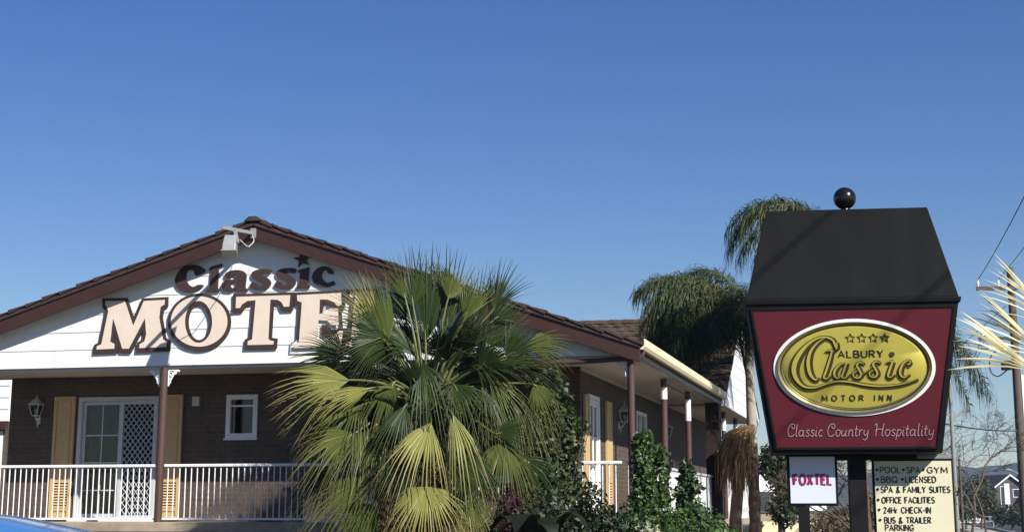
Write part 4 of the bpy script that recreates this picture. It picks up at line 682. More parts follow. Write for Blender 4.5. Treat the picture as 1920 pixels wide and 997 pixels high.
# a plain stroke alphabet: strokes split by ';', '~' smooth, '@' smooth and closed; x grows right, y up, capitals are 1 tall
FONT = {
 'A': '0,0 .36,1 .72,0;.13,.34 .59,.34', 'B': '0,0 0,1;0,1 .3,1;~.3,1 .5,.9 .5,.65 .3,.53;0,.53 .3,.53;~.3,.53 .58,.42 .58,.12 .3,0;0,0 .3,0', 'C': '~.66,.82 .42,1 .15,.88 0,.5 .15,.12 .42,0 .66,.18',
 'D': '0,0 0,1;~0,1 .3,1 .58,.85 .66,.5 .58,.15 .3,0 0,0', 'E': '.5,1 0,1 0,0 .5,0;0,.52 .42,.52', 'F': '.5,1 0,1 0,0;0,.52 .42,.52', 'G': '~.66,.82 .42,1 .15,.88 0,.5 .15,.12 .42,0 .66,.15;.66,.15 .66,.46 .42,.46',
 'H': '0,0 0,1;.6,0 .6,1;0,.52 .6,.52', 'I': '0,0 0,1', 'K': '0,0 0,1;.55,1 0,.45;.18,.6 .6,0', 'L': '0,1 0,0 .48,0', 'M': '0,0 .06,1 .4,.2 .74,1 .8,0', 'N': '0,0 0,1 .6,0 .6,1', 'O': '@.38,1 .1,.86 0,.5 .1,.14 .38,0 .66,.14 .76,.5 .66,.86',
 'P': '0,0 0,1;0,1 .3,1;~.3,1 .54,.9 .54,.6 .3,.48;0,.48 .3,.48', 'Q': '@.38,1 .1,.86 0,.5 .1,.14 .38,0 .66,.14 .76,.5 .66,.86;.45,.25 .78,-.05', 'R': '0,0 0,1;0,1 .3,1;~.3,1 .54,.9 .54,.62 .3,.5;0,.5 .3,.5;.28,.5 .6,0', 'S': '~.5,.85 .3,1 .06,.88 .06,.64 .3,.5 .54,.36 .54,.12 .28,0 .02,.14',
 'T': '0,1 .64,1;.32,1 .32,0', 'U': '~0,1 0,.25 .12,.04 .3,0 .48,.04 .6,.25 .6,1', 'X': '0,0 .62,1;0,1 .62,0', 'Y': '0,1 .32,.5 .64,1;.32,.5 .32,0', '&': '~.66,0 .3,.5 .14,.8 .3,1 .44,.84 .3,.6 .04,.3 .1,.04 .34,0 .58,.3', '2': '~.02,.8 .24,1 .48,.84 .42,.55 .02,.02;.02,.02 .52,.02', '4': '.4,0 .4,1 0,.32 .54,.32',
 '-': '.04,.45 .34,.45', '*': '@.12,.6 .02,.5 .12,.4 .22,.5', 'r': '0,0 0,.6;~0,.4 .1,.58 .26,.6',
 # slim script
 'sC': '~.50,.80 .40,1.0 .16,.94 .02,.5 .12,.06 .34,0 .52,.16;~.50,.80 .44,.64 .30,.68 .28,.84', 'sH': '~-.02,.86 .08,1 .12,.8 .10,0;.56,1 .50,.1;~.50,.1 .54,0 .62,.06;~.02,.46 .3,.56 .56,.50', 'sl': '~.04,1 .02,.3 .06,0 .14,.05', 'sa': '@.20,.5 .04,.42 .0,.2 .08,.02 .22,.06 .30,.3;~.32,.5 .29,.15 .34,0 .40,.05',
 'ss': '~.26,.44 .14,.52 .04,.40 .16,.26 .26,.12 .14,0 .0,.08', 'si': '~.04,.5 .03,.12 .07,0 .14,.05;.05,.68 .06,.74', 'sc': '~.26,.42 .14,.52 .0,.26 .10,.0 .27,.08', 'so': '@.16,.52 .03,.42 .0,.22 .10,0 .24,.06 .31,.28 .27,.46', 'su': '~.03,.5 .01,.14 .1,0 .22,.08 .3,.3;~.31,.5 .29,.12 .34,0 .4,.05',
 'sn': '.02,0 .04,.5;~.03,.34 .16,.52 .27,.42 .27,.1 .31,0 .38,.05', 'st': '~.06,.84 .04,.2 .09,0 .18,.06;-.05,.54 .18,.56', 'sr': '.02,0 .04,.5;~.03,.3 .12,.5 .24,.48', 'sy': '~.03,.5 .02,.2 .12,.06 .26,.2;~.30,.5 .28,-.1 .16,-.32 .0,-.26', 'sp': '.05,.5 .0,-.34;~.03,.36 .18,.52 .30,.36 .24,.06 .10,.0 .02,.1'}
ADV = {'I': .0, 'M': .8, 'sl': .14, 'si': .14, '*': .22}
def glyph_w(g):
    if g in ADV: return ADV[g]
    return max(float(p.split(',')[0]) for s in FONT[g].split(';') for p in s.strip('~@').split())
ZL = [0]
def write(mb, text, x, y, h, w, z, script=False, gap=.2, sx=1.0, shear=0.0, th=.004, fit=None):
    """strokes of `text` from x along +x, capitals h tall; fit = total width"""
    gl = [(None if c == ' ' else (('s' + c) if script else c)) for c in text]
    tot = sum((.32 if g is None else glyph_w(g)) + gap for g in gl) - gap
    if fit: sx = fit / (tot * h)
    cx = x
    for g in gl:
        if g is None: cx += (.32 + gap) * h * sx; continue
        for s in FONT[g].split(';'):
            ps = [tuple(float(q) for q in p.split(',')) for p in s.strip('~@').split()]
            cl_ = s[0] == '@'
            if s[0] in '~@': ps = smooth_pts(ps, 5, cl_)
            ps = [(cx + (p[0] + shear * p[1]) * h * sx, y + p[1] * h) for p in ps]
            ZL[0] = (ZL[0] + 1) % 9
            ribbon(mb, ps, [w] * len(ps), z + ZL[0] * .00035, th, cl_)
        cx += (glyph_w(g) + gap) * h * sx
# emblem word in heavy script: dark cut edge below, gold stroke above
def e5(x, y): return ((1440 + x / 3.56 - 1597) / 188.0, (684 - (580 + y / 3.56)) / 188.0 * 1.012 + .865)
EMB = [[(452,200,10),(447,240,26),(425,190,26),(380,168,20),(320,175,22),(255,215,34),(200,275,48),(165,340,56),(158,400,52),(180,455,40),(225,495,26),(290,503,18),(350,486,15),(430,464,16),(520,466,19),(620,486,21),(720,497,19),(820,492,15),(900,478,12),(978,452,4)],
       [(370,172,10),(320,205,18),(275,260,30),(255,330,40),(262,400,40),(285,440,28),(305,450,16),(320,432,8)],
       [(418,255,18),(395,330,26),(368,405,26),(355,436,20),(375,442,14),(402,424,6)], [(372,262,6),(395,256,14),(418,255,18)],
       [(505,340,8),(465,352,18),(432,390,26),(428,425,24),(450,440,14),(482,410,12),(505,350,16)], [(512,338,20),(490,395,24),(478,432,18),(495,440,12),(520,425,6)],
       [(628,350,8),(600,338,16),(578,355,22),(592,385,24),(605,418,22),(588,440,16),(560,436,14),(553,412,14),(580,392,8)], [(520,425,6),(560,390,8),(590,345,8)],
       [(736,346,8),(708,334,16),(686,351,22),(700,381,24),(713,414,22),(696,436,16),(668,432,14),(661,408,14),(688,388,8)], [(605,420,6),(660,385,8),(698,341,8)],
       [(818,332,20),(795,390,26),(782,430,20),(800,438,12),(828,420,6)], [(775,340,6),(798,333,14),(818,332,20)],
       [(936,334,8),(915,330,16),(885,350,22),(864,395,28),(868,428,22),(892,440,14),(925,418,6)], [(936,334,8),(925,352,16),(912,356,10)]]
dk, gd = MB(), MB()
for i, st_ in enumerate(EMB):
    q = smooth_pts(st_, 6); pts = [e5(p[0], p[1]) for p in q]; ws = [p[2] / 3.56 / 188 for p in q]
    ribbon(dk, [(p[0] + .004, p[1] - .006) for p in pts], [w_ + .021 for w_ in ws], .040 + i * .0004, .006)
    ribbon(gd, [(p[0] - .004, p[1] + .003) for p in pts], [max(.0022, w_ * .58 - .002) for w_ in ws], .052 + i * .0004, .004)
x_, y_ = e5(812, 286); dk.add([(x_ + .026 * math.cos(i * math.pi / 8), y_ + .026 * math.sin(i * math.pi / 8), .047) for i in range(16)] + [(x_ + .026 * math.cos(i * math.pi / 8), y_ + .026 * math.sin(i * math.pi / 8), .036) for i in range(16)], [tuple(range(16))] + [(i, (i + 1) % 16, 16 + (i + 1) % 16, 16 + i) for i in range(16)])
face_obj(dk.build('emblem_word', m_gold_dark)); face_obj(gd.build('emblem_highlight', m_gold))
sm = MB(); x0_, y0_ = e5(455, 303); x1_, _ = e5(752, 303); write(sm, 'ALBURY', x0_, y0_, .066, .013, .040, gap=.3, fit=x1_ - x0_)
face_obj(sm.build('emblem_lettering', m_ink)); sm = MB(); x0_, y0_ = e5(340, 590); x1_, _ = e5(800, 590); write(sm, 'MOTOR INN', x0_, y0_, .052, .010, .037, gap=.75, fit=x1_ - x0_)
face_obj(sm.build('emblem_lettering', m_ink))
for k_, cx_ in enumerate((540, 617, 693, 770)):
    sm = MB()
    sx_, sy_ = e5(cx_, 176); star = []
    for i in range(10):
        r_ = .049 if i % 2 == 0 else .022; star.append((sx_ + r_ * math.sin(i * math.pi / 5), sy_ + r_ * math.cos(i * math.pi / 5)))
    ribbon(sm, star, [.008] * 10, .039, .004, True)
    if k_ == 3:
        for q in range(4): ribbon(sm, [(sx_ - .035 + q * .016, sy_ - .022), (sx_ - .015 + q * .016, sy_ + .022)], [.005, .005], .0395 + q * .0004, .004)
    face_obj(sm.build('star', m_ink))
for wd_, xp, xq in (('Classic', 1470, 1536), ('Country', 1545, 1621), ('Hospitality', 1633, 1742)):
    sl_ = MB(); write(sl_, wd_, (xp - 1600) / 188, (848 - 815) / 188, .122, .0056, .013, script=True, gap=.09, fit=(xq - xp) / 188, shear=.12, th=.005); face_obj(sl_.build('slogan', m_slogan))

# two smaller boards beside the post
fx = empty('channel_sign', SG, SGR, 'small square white sign with magenta letters below the burgundy sign', 'sign')
fx.location = SG + Matrix.Rotation(SGR, 3, 'Z') @ Vector((-.44, -.10, 0))
b = MB().box(-.255, .255, .0, .10, 1.70, 2.212); bevel(b.build('cabinet', m_black, fx), .008)
MB().box(-.228, .228, -.012, -.001, 1.727, 2.195).build('sign_panel', m_panel_white, fx)
b = MB().box(-.155, -.04, .01, .09, 0, 1.699); b.build('post', m_black, fx)
t = MB(); write(t, 'FOXTEL', 0, 0, .098, .023, .0, gap=.32, fit=.378); o = t.build('lettering', m_magenta, fx); o.matrix_local = Matrix.Translation((-.19, -.0125, 1.915)) @ Matrix.Rotation(math.pi / 2, 4, 'X')
am = empty('facilities_board', SG, SGR, 'ivory board listing motel facilities in black letters under the burgundy sign', 'sign')
am.location = SG + Matrix.Rotation(SGR, 3, 'Z') @ Vector((.575, -.02, 0))
b = MB().box(-.405, .405, .0, .08, .95, 2.175); bevel(b.build('cabinet', m_black, am), .006)
MB().box(-.385, .385, -.012, -.001, .97, 2.150).build('sign_panel', m_ivory, am)
b = MB().box(-.39, .39, .01, .03, 2.176, 2.212); b.box(-.355, -.315, .02, .06, 0, .949); b.box(.315, .355, .02, .06, 0, .949); b.build('frame', m_steel, am)
LINES = [('*', 'POOL', -.365, -.325, .20, 2.030), ('*', 'SPA', -.10, -.06, .13, 2.030), ('*', 'GYM', .10, .145, .20, 2.030), ('*', 'BBQ', -.365, -.32, .16, 1.935), ('*', 'LICENSED', -.115, -.075, .30, 1.935),
         ('*', 'SPA & FAMILY SUITES', -.365, -.325, .685, 1.835), ('*', 'OFFICE FACILITIES', -.365, -.320, .52, 1.730), ('*', '24Hr CHECK-IN', -.36, -.31, .47, 1.630), ('*', 'BUS & TRAILER', -.355, -.305, .46, 1.530), ('', 'PARKING', 0, -.30, .28, 1.455)]
for bul, txt, xb, xt, wd, z in LINES:
    t = MB()
    if bul: write(t, '*', xb, .005, .055, .017, .0)
    write(t, txt, xt, 0, .058, .0088, .0, gap=.25, fit=wd)
    o = t.build('lettering', m_ink, am); o.matrix_local = Matrix.Translation((0, -.0125, z)) @ Matrix.Rotation(math.pi / 2, 4, 'X')

# ------------------------------------------------------------------ fan palms
def fan_frond(hub, tip, root, spread, droop, mat, parent, rng, nseg=None, dead=False, pet=True, rp=.022, face=None, wide=.66):
    hub, tip, root = Vector(hub), Vector(tip), Vector(root)
    a = (tip - hub); L = a.length; a.normalize()
    up = Vector((0, 0, 1)); s = a.cross(up)
    if s.length < .25: s = Vector((1, -.3, 0)) - a * a.dot(Vector((1, -.3, 0)))
    s.normalize(); n = s.cross(a).normalized()
    if face is not None:                                       # broad side turned this way
        n = Vector(face); n = (n - a * a.dot(n)).normalized(); s = a.cross(n).normalized()
    tw = rng.uniform(-.4, .4); s, n = s * math.cos(tw) + n * math.sin(tw), n * math.cos(tw) - s * math.sin(tw)
    S = math.radians(spread) * rng.uniform(1.0, 1.25); nseg = nseg or max(12, int(math.degrees(S) * 2 / 4.3))
    d0 = 2 * S / nseg; V, F, MI = [], [], []
    split = rng.uniform(.36, .54); ks = [0, .12, .3, split, split + (1 - split) * .4, split + (1 - split) * .75, 1.0]
    cup = rng.uniform(.25, .6)
    for i in range(nseg):
        th = -S + d0 * (i + .5); q = th / max(S, .01)
        ln = L * (1 - .22 * abs(q) ** 1.6) * rng.uniform(.92, 1.05)
        td = rng.uniform(.4, 1.6) * droop; tside = rng.gauss(0, .035); kink = rng.random() < .15; roll = rng.gauss(0, .45)
        b = len(V)
        for j, k in enumerate(ks):
            r = k * ln; w_ang = d0 * .5 if k <= split else d0 * .5 * (1 - (k - split) / (1 - split)) ** .62 * wide
            rw = r if k <= split else split * ln
            hw = max(rw * math.tan(w_ang), .0005 if k == 1 else .003)
            d = a * math.cos(th) + s * math.sin(th)
            sd = s * math.cos(th) - a * math.sin(th)
            c = hub + d * r - n * (cup * L * q * q * k * k)
            fall = max(0, k - .35) ** 2 * td * L * 2.2 + (max(0, k - .62) ** 1.4 * L * .9 * droop if kink else 0)
            c = c + sd * (tside * L * max(0, k - split)); c.z -= fall
            pl = hw * .9; ro = roll * (.35 + .65 * k); s2 = sd * math.cos(ro) + n * math.sin(ro); n2 = n * math.cos(ro) - sd * math.sin(ro)
            V += [c - s2 * hw, c + n2 * pl, c + s2 * hw]
        for j in range(len(ks) - 1):
            o = b + j * 3
            F += [(o, o + 1, o + 4, o + 3), (o + 1, o + 2, o + 5, o + 4)]; MI += [0, 0]
    me = MB(); me.v = [tuple(v) for v in V]; me.f = F; me.m = MI
    o = me.build('frond', mat, parent, fix=False)
    at_ = o.data.attributes.new('along', 'FLOAT', 'POINT'); at_.data.foreach_set('value', [k for _ in range(nseg) for k in ks for _ in range(3)])
    if pet:
        mid = (root + hub) / 2 + Vector((0, 0, .12 * (hub - root).length)); pts = [root, root.lerp(mid, .6) + Vector((0, 0, .03)), mid, mid.lerp(hub, .55) + Vector((0, 0, .02)), hub, hub + a * L * .16 - n * .004]
        pm_ = MB(); pm_.tube(smooth_pts(pts, 3), [rp * (1.3 - .9 * i / 15) for i in range(16)], 6); pm_.build('petiole', m_petiole if not dead else m_thatch, o, True, fix=False)
    return o
rng = random.Random(21)
fan = empty('fan_palm', (FAN_CENTRE[0], FAN_CENTRE[1], 0), 0, 'big bushy fan palm growing in front of the motel verandah', 'palm tree')
FI = Matrix.Translation((-FAN_CENTRE[0], -FAN_CENTRE[1], 0))
def loc(p): return FI @ Vector(p)
FC = loc(FAN_CENTRE)
tk = MB(); zt = FC.z; tk.tube([(0, 0, 0), (.02, 0, .5), (0, .02, 1.2), (0, 0, zt - .4), (0, 0, zt)], [.30, .25, .23, .22, .13], 16); tk.build('trunk', m_trunk, fan, True)
for h_, t_, sp, dr, ti in FAN_FRONDS:
    h_, t_ = loc(h_), loc(t_); rt = FC + (h_ - FC) * .12; rt.z = FC.z - .15 + .1 * (h_.z > FC.z)
    fan_frond(h_, t_, rt, sp, dr, fan_mats[ti], fan, rng, face=(.12 + rng.gauss(0, .35), -.85, .45 + rng.gauss(0, .3)))
for i in range(28):                                            # the rest of the crown, all round
    az = i * 2.39996; el = math.radians(75 - i * 3.0); pl_ = rng.uniform(.75, 1.05)
    d = Vector((math.cos(az) * math.cos(el), math.sin(az) * math.cos(el), math.sin(el)))
    if d.y < -.35 and el > -.3: continue
    h_ = FC + d * pl_; td = Vector((d.x, d.y, d.z - .45)).normalized(); fan_frond(h_, h_ + td * rng.uniform(1.05, 1.35), FC + d * .1, 66, .12 + .4 * (el < .3), fan_mats[0 if el > .2 else 1], fan, rng)
for i in range(15):                                            # hanging dead fronds under the crown
    az = i * 2.4 + .5; d = Vector((math.cos(az), math.sin(az), 0)); r_ = rng.uniform(.42, .7); z_ = FC.z - rng.uniform(.35, 1.5)
    h_ = Vector((d.x * r_, d.y * r_, z_)); fan_frond(h_, h_ + Vector((d.x * .25, d.y * .25, -.95)), Vector((d.x * .15, d.y * .15, z_ + .3)), 48, .2, m_thatch if i % 3 else fan_mats[1], fan, rng, dead=True)

mass = []
for i in range(56):                                            # the crowded inner fronds, one mass
    az = i * 2.39996 + .4; el = math.radians(60 - (i % 42) * 3.1); d = Vector((math.cos(az) * math.cos(el), math.sin(az) * math.cos(el), math.sin(el)))
    if d.y < -.2 and el > .35: continue
    h_ = FC + d * rng.uniform(.45, .8) * (.7 if d.y < -.3 else 1); td = Vector((d.x, d.y, d.z - .35 - .5 * (el < 0))).normalized()
    mass.append(fan_frond(h_, h_ + td * rng.uniform(.8, 1.15), FC + d * .1, 58, .15 + .5 * (el < .2), fan_mats[0], None, rng, pet=False))
V_, F_, A_ = [], [], []
for o in mass:
    b = len(V_); V_ += [tuple(v.co) for v in o.data.vertices]; F_ += [tuple(b + q for q in p.vertices) for p in o.data.polygons]; A_ += [q.value for q in o.data.attributes['along'].data]; me = o.data; bpy.data.objects.remove(o); bpy.data.meshes.remove(me)
mm = MB(); mm.v, mm.f, mm.m = V_, F_, [0] * len(F_); mm = mm.build('inner_fronds', fan_mats[0], fan, fix=False); mm['kind'] = 'stuff'; mm.data.attributes.new('along', 'FLOAT', 'POINT').data.foreach_set('value', A_)

rp_ = empty('fan_palm', (RIGHT_CENTRE[0], RIGHT_CENTRE[1], 0), 0, 'pale stiff spiky palm fronds poking in from the right edge', 'palm tree')
FI2 = Matrix.Translation((-RIGHT_CENTRE[0], -RIGHT_CENTRE[1], 0)); RC = FI2 @ Vector(RIGHT_CENTRE)
MB().tube([(0, 0, 0), (.03, 0, 1.2), (0, 0, RC.z)], [.22, .18, .15], 14).build('trunk', m_trunk, rp_, True)
for h_, t_, sp, dr, ti in RIGHT_FRONDS: fan_frond(FI2 @ Vector(h_), FI2 @ Vector(t_), RC, sp, dr, fan_mats[ti], rp_, rng, nseg=13 if sp < 22 else 16, face=(.2, -.8, .5), wide=2.4)
for i in range(12):
    az = -1.3 + i * .22; el = math.radians(60 - (i % 4) * 22); d = Vector((math.cos(az) * math.cos(el), math.sin(az) * math.cos(el), math.sin(el)))
    h_ = RC + d * .7; fan_frond(h_, h_ + d * .75 + Vector((0, 0, -.15)), RC, 40, .1, fan_mats[1], rp_, rng)

# ------------------------------------------------------------------ queen palms (feather fronds)
def feather(root, az, el, L, sag, parent, rng, m=m_queen, side=0.0, nl=72, ll=.78, hang=1.25, stem=True):
    """arching rib with two rows of drooping leaflets"""
    d = Vector((math.cos(az), math.sin(az), 0)); P = []; n = 16
    for i in range(n + 1):
        u = i / n; e = el - sag * u ** 1.3
        P.append((P[-1] + (d * math.cos(e) + Vector((0, 0, math.sin(e)))) * (L / n)) if i else Vector(root))
    me = MB(); sd = Vector((-d.y, d.x, 0))
    for k in range(nl):
        u = .14 + .86 * k / (nl - 1); x = u * n; i = min(int(x), n - 1); c = P[i].lerp(P[i + 1], x - i); t = (P[i + 1] - P[i]).normalized()
        l = ll * (math.sin(math.pi * (.12 + .8 * u)) ** .6)
        for s in (-1, 1):
            for rep in range(2):
                dv = (sd * s * rng.uniform(.3, .9) + t * rng.uniform(.25, .8) + Vector((0, 0, rng.uniform(-.5, .4)))).normalized()
                l_ = l; l = l_ * rng.uniform(.45, 1.3); hang_ = hang * rng.uniform(.5, 1.3)
                b = len(me.v); w = rng.uniform(.008, .016); wv = t * w
                p0 = c; p1 = c + dv * l * .35; p2 = c + dv * l * .62 + Vector((0, 0, -.16 * l * hang_)); p3 = c + dv * l * .78 + Vector((0, 0, -.55 * l * hang_)) + sd * rng.gauss(0, .08) + t * rng.gauss(0, .06); l = l_
                me.v += [tuple(q) for q in (p0 - wv * .5, p0 + wv * .5, p1 - wv, p1 + wv, p2 - wv * .8, p2 + wv * .8, p3)]
                me.f += [(b, b + 1, b + 3, b + 2), (b + 2, b + 3, b + 5, b + 4), (b + 4, b + 5, b + 6)]; me.m += [0, 0, 0]
    o = me.build('frond', m, parent, fix=False)
    if stem: MB().tube(P[::2] + ([] if n % 2 == 0 else [P[-1]]), [.028 * (1 - .85 * i / 8) for i in range(9)], 5).build('rib', m_petiole, o, True, fix=False)
    return o
def queen(loc_, h, lean, fr_list, label, trunk_r=.12, dead=()):
    root = empty('queen_palm', loc_, 0, label, 'palm tree'); 
    pts = [(0, 0, 0), (lean[0] * .1, lean[1] * .1, h * .25), (lean[0] * .35, lean[1] * .35, h * .55), (lean[0], lean[1], h)]
    q = smooth_pts(pts, 8); lo = [p for p in q if p[2] < 3.45]; hi = [p for p in q if p[2] >= 3.4]
    MB().tube(lo, [trunk_r * 1.25 - .1 * trunk_r * math.sin(i * 1.7) - trunk_r * .25 * i / len(lo) for i in range(len(lo))], 14).build('trunk', m_trunk, root, True)
    if len(hi) > 1: MB().tube([lo[-1]] + hi, [trunk_r * .98] + [trunk_r * (.98 - .25 * i / len(hi)) for i in range(len(hi))], 14).build('upper_trunk', m_trunk_grey, root, True)
    top = Vector((lean[0], lean[1], h)); rr = random.Random(len(label))
    MB().tube([top - Vector((0, 0, .1)), top + Vector((0, 0, .5)), top + Vector((0, 0, .9))], [trunk_r * .9, trunk_r * .7, .03], 10).build('crown_shaft', m_petiole, root, True)
    for az, el, L, sag in fr_list: feather(top + Vector((0, 0, .35)), az, el, L, sag, root, rr)
    return root
PI = math.pi
qa = [(PI * 1.30, -.05, 2.4, .8), (PI * 1.40, -.1, 2.2, .8), (PI * 1.22, 0, 2.8, .75), (PI * 1.5, -.25, 1.8, .6), (PI * 1.33, .25, 2.5, 1.1), (PI * 1.0, -.22, 2.7, .5), (PI * 1.06, -.28, 2.4, .4), (PI * .95, -.25, 2.5, .5), (PI * 1.12, -.25, 2.4, .5), (PI * 1.2, -.3, 2.1, .5), (PI * 1.03, -.42, 2.0, .3), (PI * 1.01, .85, 2.9, 1.45), (PI * 1.06, .75, 2.7, 1.5), (PI * .96, .95, 3.0, 1.6), (PI * 1.0, .08, 2.7, .95), (PI * 1.08, .02, 2.6, .85), (PI * .95, .2, 2.8, 1.05), (PI * 1.15, .15, 2.5, 1.0), (PI * 1.02, -.1, 2.2, .6), (PI * 1.25, .1, 2.3, .9), (PI * 1.2, .55, 2.5, 1.4), (PI * 1.0, .66, 2.9, 1.7), (PI * 1.05, .5, 2.8, 1.6), (PI * .97, .3, 2.6, 1.4), (PI * 1.12, .8, 2.6, 1.9),
      (PI * 1.02, .95, 2.7, 2.0), (PI * .9, .95, 2.7, 1.9), (PI * .85, .3, 2.4, 1.4), (PI * .6, .8, 2.5, 1.6), (PI * .4, .5, 2.5, 1.5), (PI * .15, .9, 2.6, 1.6), (0, .5, 2.5, 1.5), (-PI * .15, .2, 2.4, 1.4), (PI * 1.5, .3, 2.1, 1.5), (PI * 1.4, .8, 2.3, 1.8), (PI * 1.38, .2, 2.1, 1.2), (PI * 1.65, .4, 2.2, 1.5), (PI * .7, 1.2, 2.5, 1.4)]
queen((5.50, 37.0, 0), 5.75, (-.03, 0), qa, 'dark feathery palm with brown trunk beside the white wing gable', .12)
qb = [(PI * 1.0, 1.12, 3.3, 2.5), (PI * 1.06, 1.2, 3.0, 2.3), (PI * .94, 1.25, 3.1, 2.2), (PI * 1.03, .95, 2.9, 2.3), (PI * 1.2, 1.1, 2.2, 2.2), (.0, -.45, 4.3, .75), (-.1, -.6, 4.1, .7), (.12, -.38, 4.2, .9), (-.2, -.7, 3.6, .6), (PI * .8, .8, 2.2, 1.6), (PI * 1.3, .9, 1.9, 1.6), (PI * .6, .6, 2.2, 1.8), (PI * 1.5, .8, 1.9, 2.2), (PI * 1.5, .2, 2.2, 1.6), (PI * 1.0, .1, 2.2, 1.5)]
queen((7.15, 33.2, 0), 6.6, (-.2, 0), qb, 'feathery palm hidden behind the burgundy sign, fronds showing above and right', .13)
# dead fronds hanging by the trunk
df = empty('dead_palm_skirt', (5.06, 36.8, 0), 0, 'hanging skirt of dry brown dead fronds beside the palm trunk', 'dead fronds')
rr = random.Random(4)
for i in range(10):
    az = i * .7; rt = Vector((.32 + rr.uniform(-.1, .1), 0, 3.50 + rr.uniform(-.12, .1)))
    me = MB(); 
    for k in range(34):
        p = rt + Vector((rr.gauss(-.02, .05), rr.gauss(0, .05), -.02 * k / 10)); dx = (-.66 + .64 * rr.random()) * (1 if i % 2 else .8); ln = rr.uniform(.45, 1.55)
        pts = [p, p + Vector((dx * .55, rr.uniform(-.12, .12), -.16 * ln)), p + Vector((dx * .95, rr.uniform(-.2, .2), -.55 * ln)), p + Vector((dx * 1.02 + rr.gauss(0, .05), rr.uniform(-.2, .2), -ln))]
        b = len(me.v); w = rr.uniform(.008, .018)
        for j, q in enumerate(pts): ww = w * (1 if j < 3 else .25); me.v += [(q.x - ww, q.y, q.z), (q.x + ww, q.y + .006, q.z)]
        me.f += [(b + 2 * j, b + 2 * j + 1, b + 2 * j + 3, b + 2 * j + 2) for j in range(3)]; me.m += [0] * 3
    me.build('dead_frond', m_thatch, df, fix=False)
MB().tube([(-.02, .3, 0), (.0, .25, 1.5), (.15, .15, 2.8), (.33, .02, 3.5)], [.17, .14, .12, .07], 10).build('stump', m_trunk, df, True)

# ------------------------------------------------------------------ shrubs, vine, hedges
def leaves(name, blobs, n, size, m, parent, seed, flat=.5, shell=.55, keep=None):
    """leaf blades scattered through ellipsoids, denser towards their skins"""
    g = np.random.default_rng(seed); vol = np.array([b[3] * b[4] * b[5] for b in blobs]) ** .7; cnt = np.maximum(1, (n * vol / vol.sum()).astype(int)); V = []
    for bl_, c in zip(blobs, cnt):
        d = g.normal(size=(c, 3)); d /= np.linalg.norm(d, axis=1)[:, None]
        r = g.random(c) ** (1 / 3 * shell) * (1 + .22 * np.sin(d[:, 0] * 5 + seed) * np.cos(d[:, 2] * 6 + d[:, 1] * 4)) * g.uniform(.88, 1.1, c)
        p = np.array(bl_[:3]) + d * r[:, None] * np.array(bl_[3:6])
        nrm = d * .7 + g.normal(size=(c, 3)) * .7 + np.array([0, 0, .35]); nrm /= np.linalg.norm(nrm, axis=1)[:, None]
        t = g.normal(size=(c, 3)); t[:, 2] -= .5; t -= nrm * (t * nrm).sum(1)[:, None]; t /= np.linalg.norm(t, axis=1)[:, None] + 1e-9
        s = np.cross(nrm, t); L = size * g.uniform(.6, 1.4, c)[:, None]
        V.append(np.stack([p, p + t * L * .5 + s * L * flat * .5 + nrm * L * .07, p + t * L - nrm * L * .08, p + t * L * .5 - s * L * flat * .5 + nrm * L * .07], 1))
    V = np.concatenate(V); V = V[V[:, :, 2].min(1) > .01]; k = len(V)
    me = bpy.data.meshes.new(name); me.vertices.add(4 * k); me.vertices.foreach_set('co', V.reshape(-1)); me.loops.add(4 * k); me.loops.foreach_set('vertex_index', np.arange(4 * k, dtype=np.int32))
    me.polygons.add(k); me.polygons.foreach_set('loop_start', np.arange(0, 4 * k, 4, dtype=np.int32)); me.polygons.foreach_set('loop_total', np.full(k, 4, dtype=np.int32)); me.materials.append(m); me.update(); me.validate()
    o = bpy.data.objects.new(name, me); COL.objects.link(o)
    if parent is not None: o.parent = parent
    return o
def stems(parent, blobs, seed, r=.02, m=None, base=None):
    rr = random.Random(seed); mb = MB()
    bx_ = base or (sum(b[0] for b in blobs) / len(blobs), sum(b[1] for b in blobs) / len(blobs), 0)
    for b in blobs:
        for _ in range(3):
            t = Vector((b[0] + rr.uniform(-.7, .7) * b[3], b[1] + rr.uniform(-.7, .7) * b[4], b[2] + rr.uniform(-.2, .7) * b[5])); s = Vector(bx_) + Vector((rr.uniform(-.1, .1), rr.uniform(-.1, .1), 0)); md = s.lerp(t, .5) + Vector((rr.uniform(-.1, .1), rr.uniform(-.1, .1), .1))
            mb.tube(smooth_pts([s, md, t], 4), [r * (1 - .8 * i / 8) for i in range(9)], 5)
    return mb.build('stem', m or m_bark, parent, True, fix=False)
def shrub(name, at, blobs, n, size, m, label, cat='shrub', seed=1, group=None, **kw):
    root = empty(name, at, 0, label, cat, group); leaves('foliage', blobs, n, size, m, root, seed, **kw); stems(root, blobs, seed); return root
# climbing vine on the motel's corner
shrub('climbing_vine', (.62, 26.1, 0), [(.0, -.1, 3.35, .34, .3, .55), (.22, -.25, 2.75, .28, .28, .5), (-.1, -.25, 2.4, .5, .35, .55), (.05, -.4, 1.8, .55, .4, .5), (-.3, 0, 3.0, .4, .3, .5), (.42, -.35, 2.62, .10, .12, .08), (.55, -.4, 2.95, .12, .08, .05), (.3, -.1, 3.05, .12, .15, .3), (-.15, -.3, 1.0, .6, .4, .8), (.42, -.3, 2.2, .10, .12, .25), (-.2, 0, 3.75, .25, .2, .2)], 6500, .085, m_ivy, 'leafy vine climbing the motel corner between fan palm and mustard shutter', 'vine', 11, flat=.7)
shrub('column_shrub', (2.02, 24.6, 0), [(-.04, 0, 2.35, .17, .2, .5), (-.03, 0, 1.75, .20, .25, .6), (.0, 0, 1.1, .30, .3, .6), (.02, 0, 2.72, .10, .15, .10), (-.1, 0, 2.68, .09, .15, .10)], 6200, .062, m_hedge, 'tall clipped column of ivy in front of the corner post', 'shrub', 12, flat=.75)
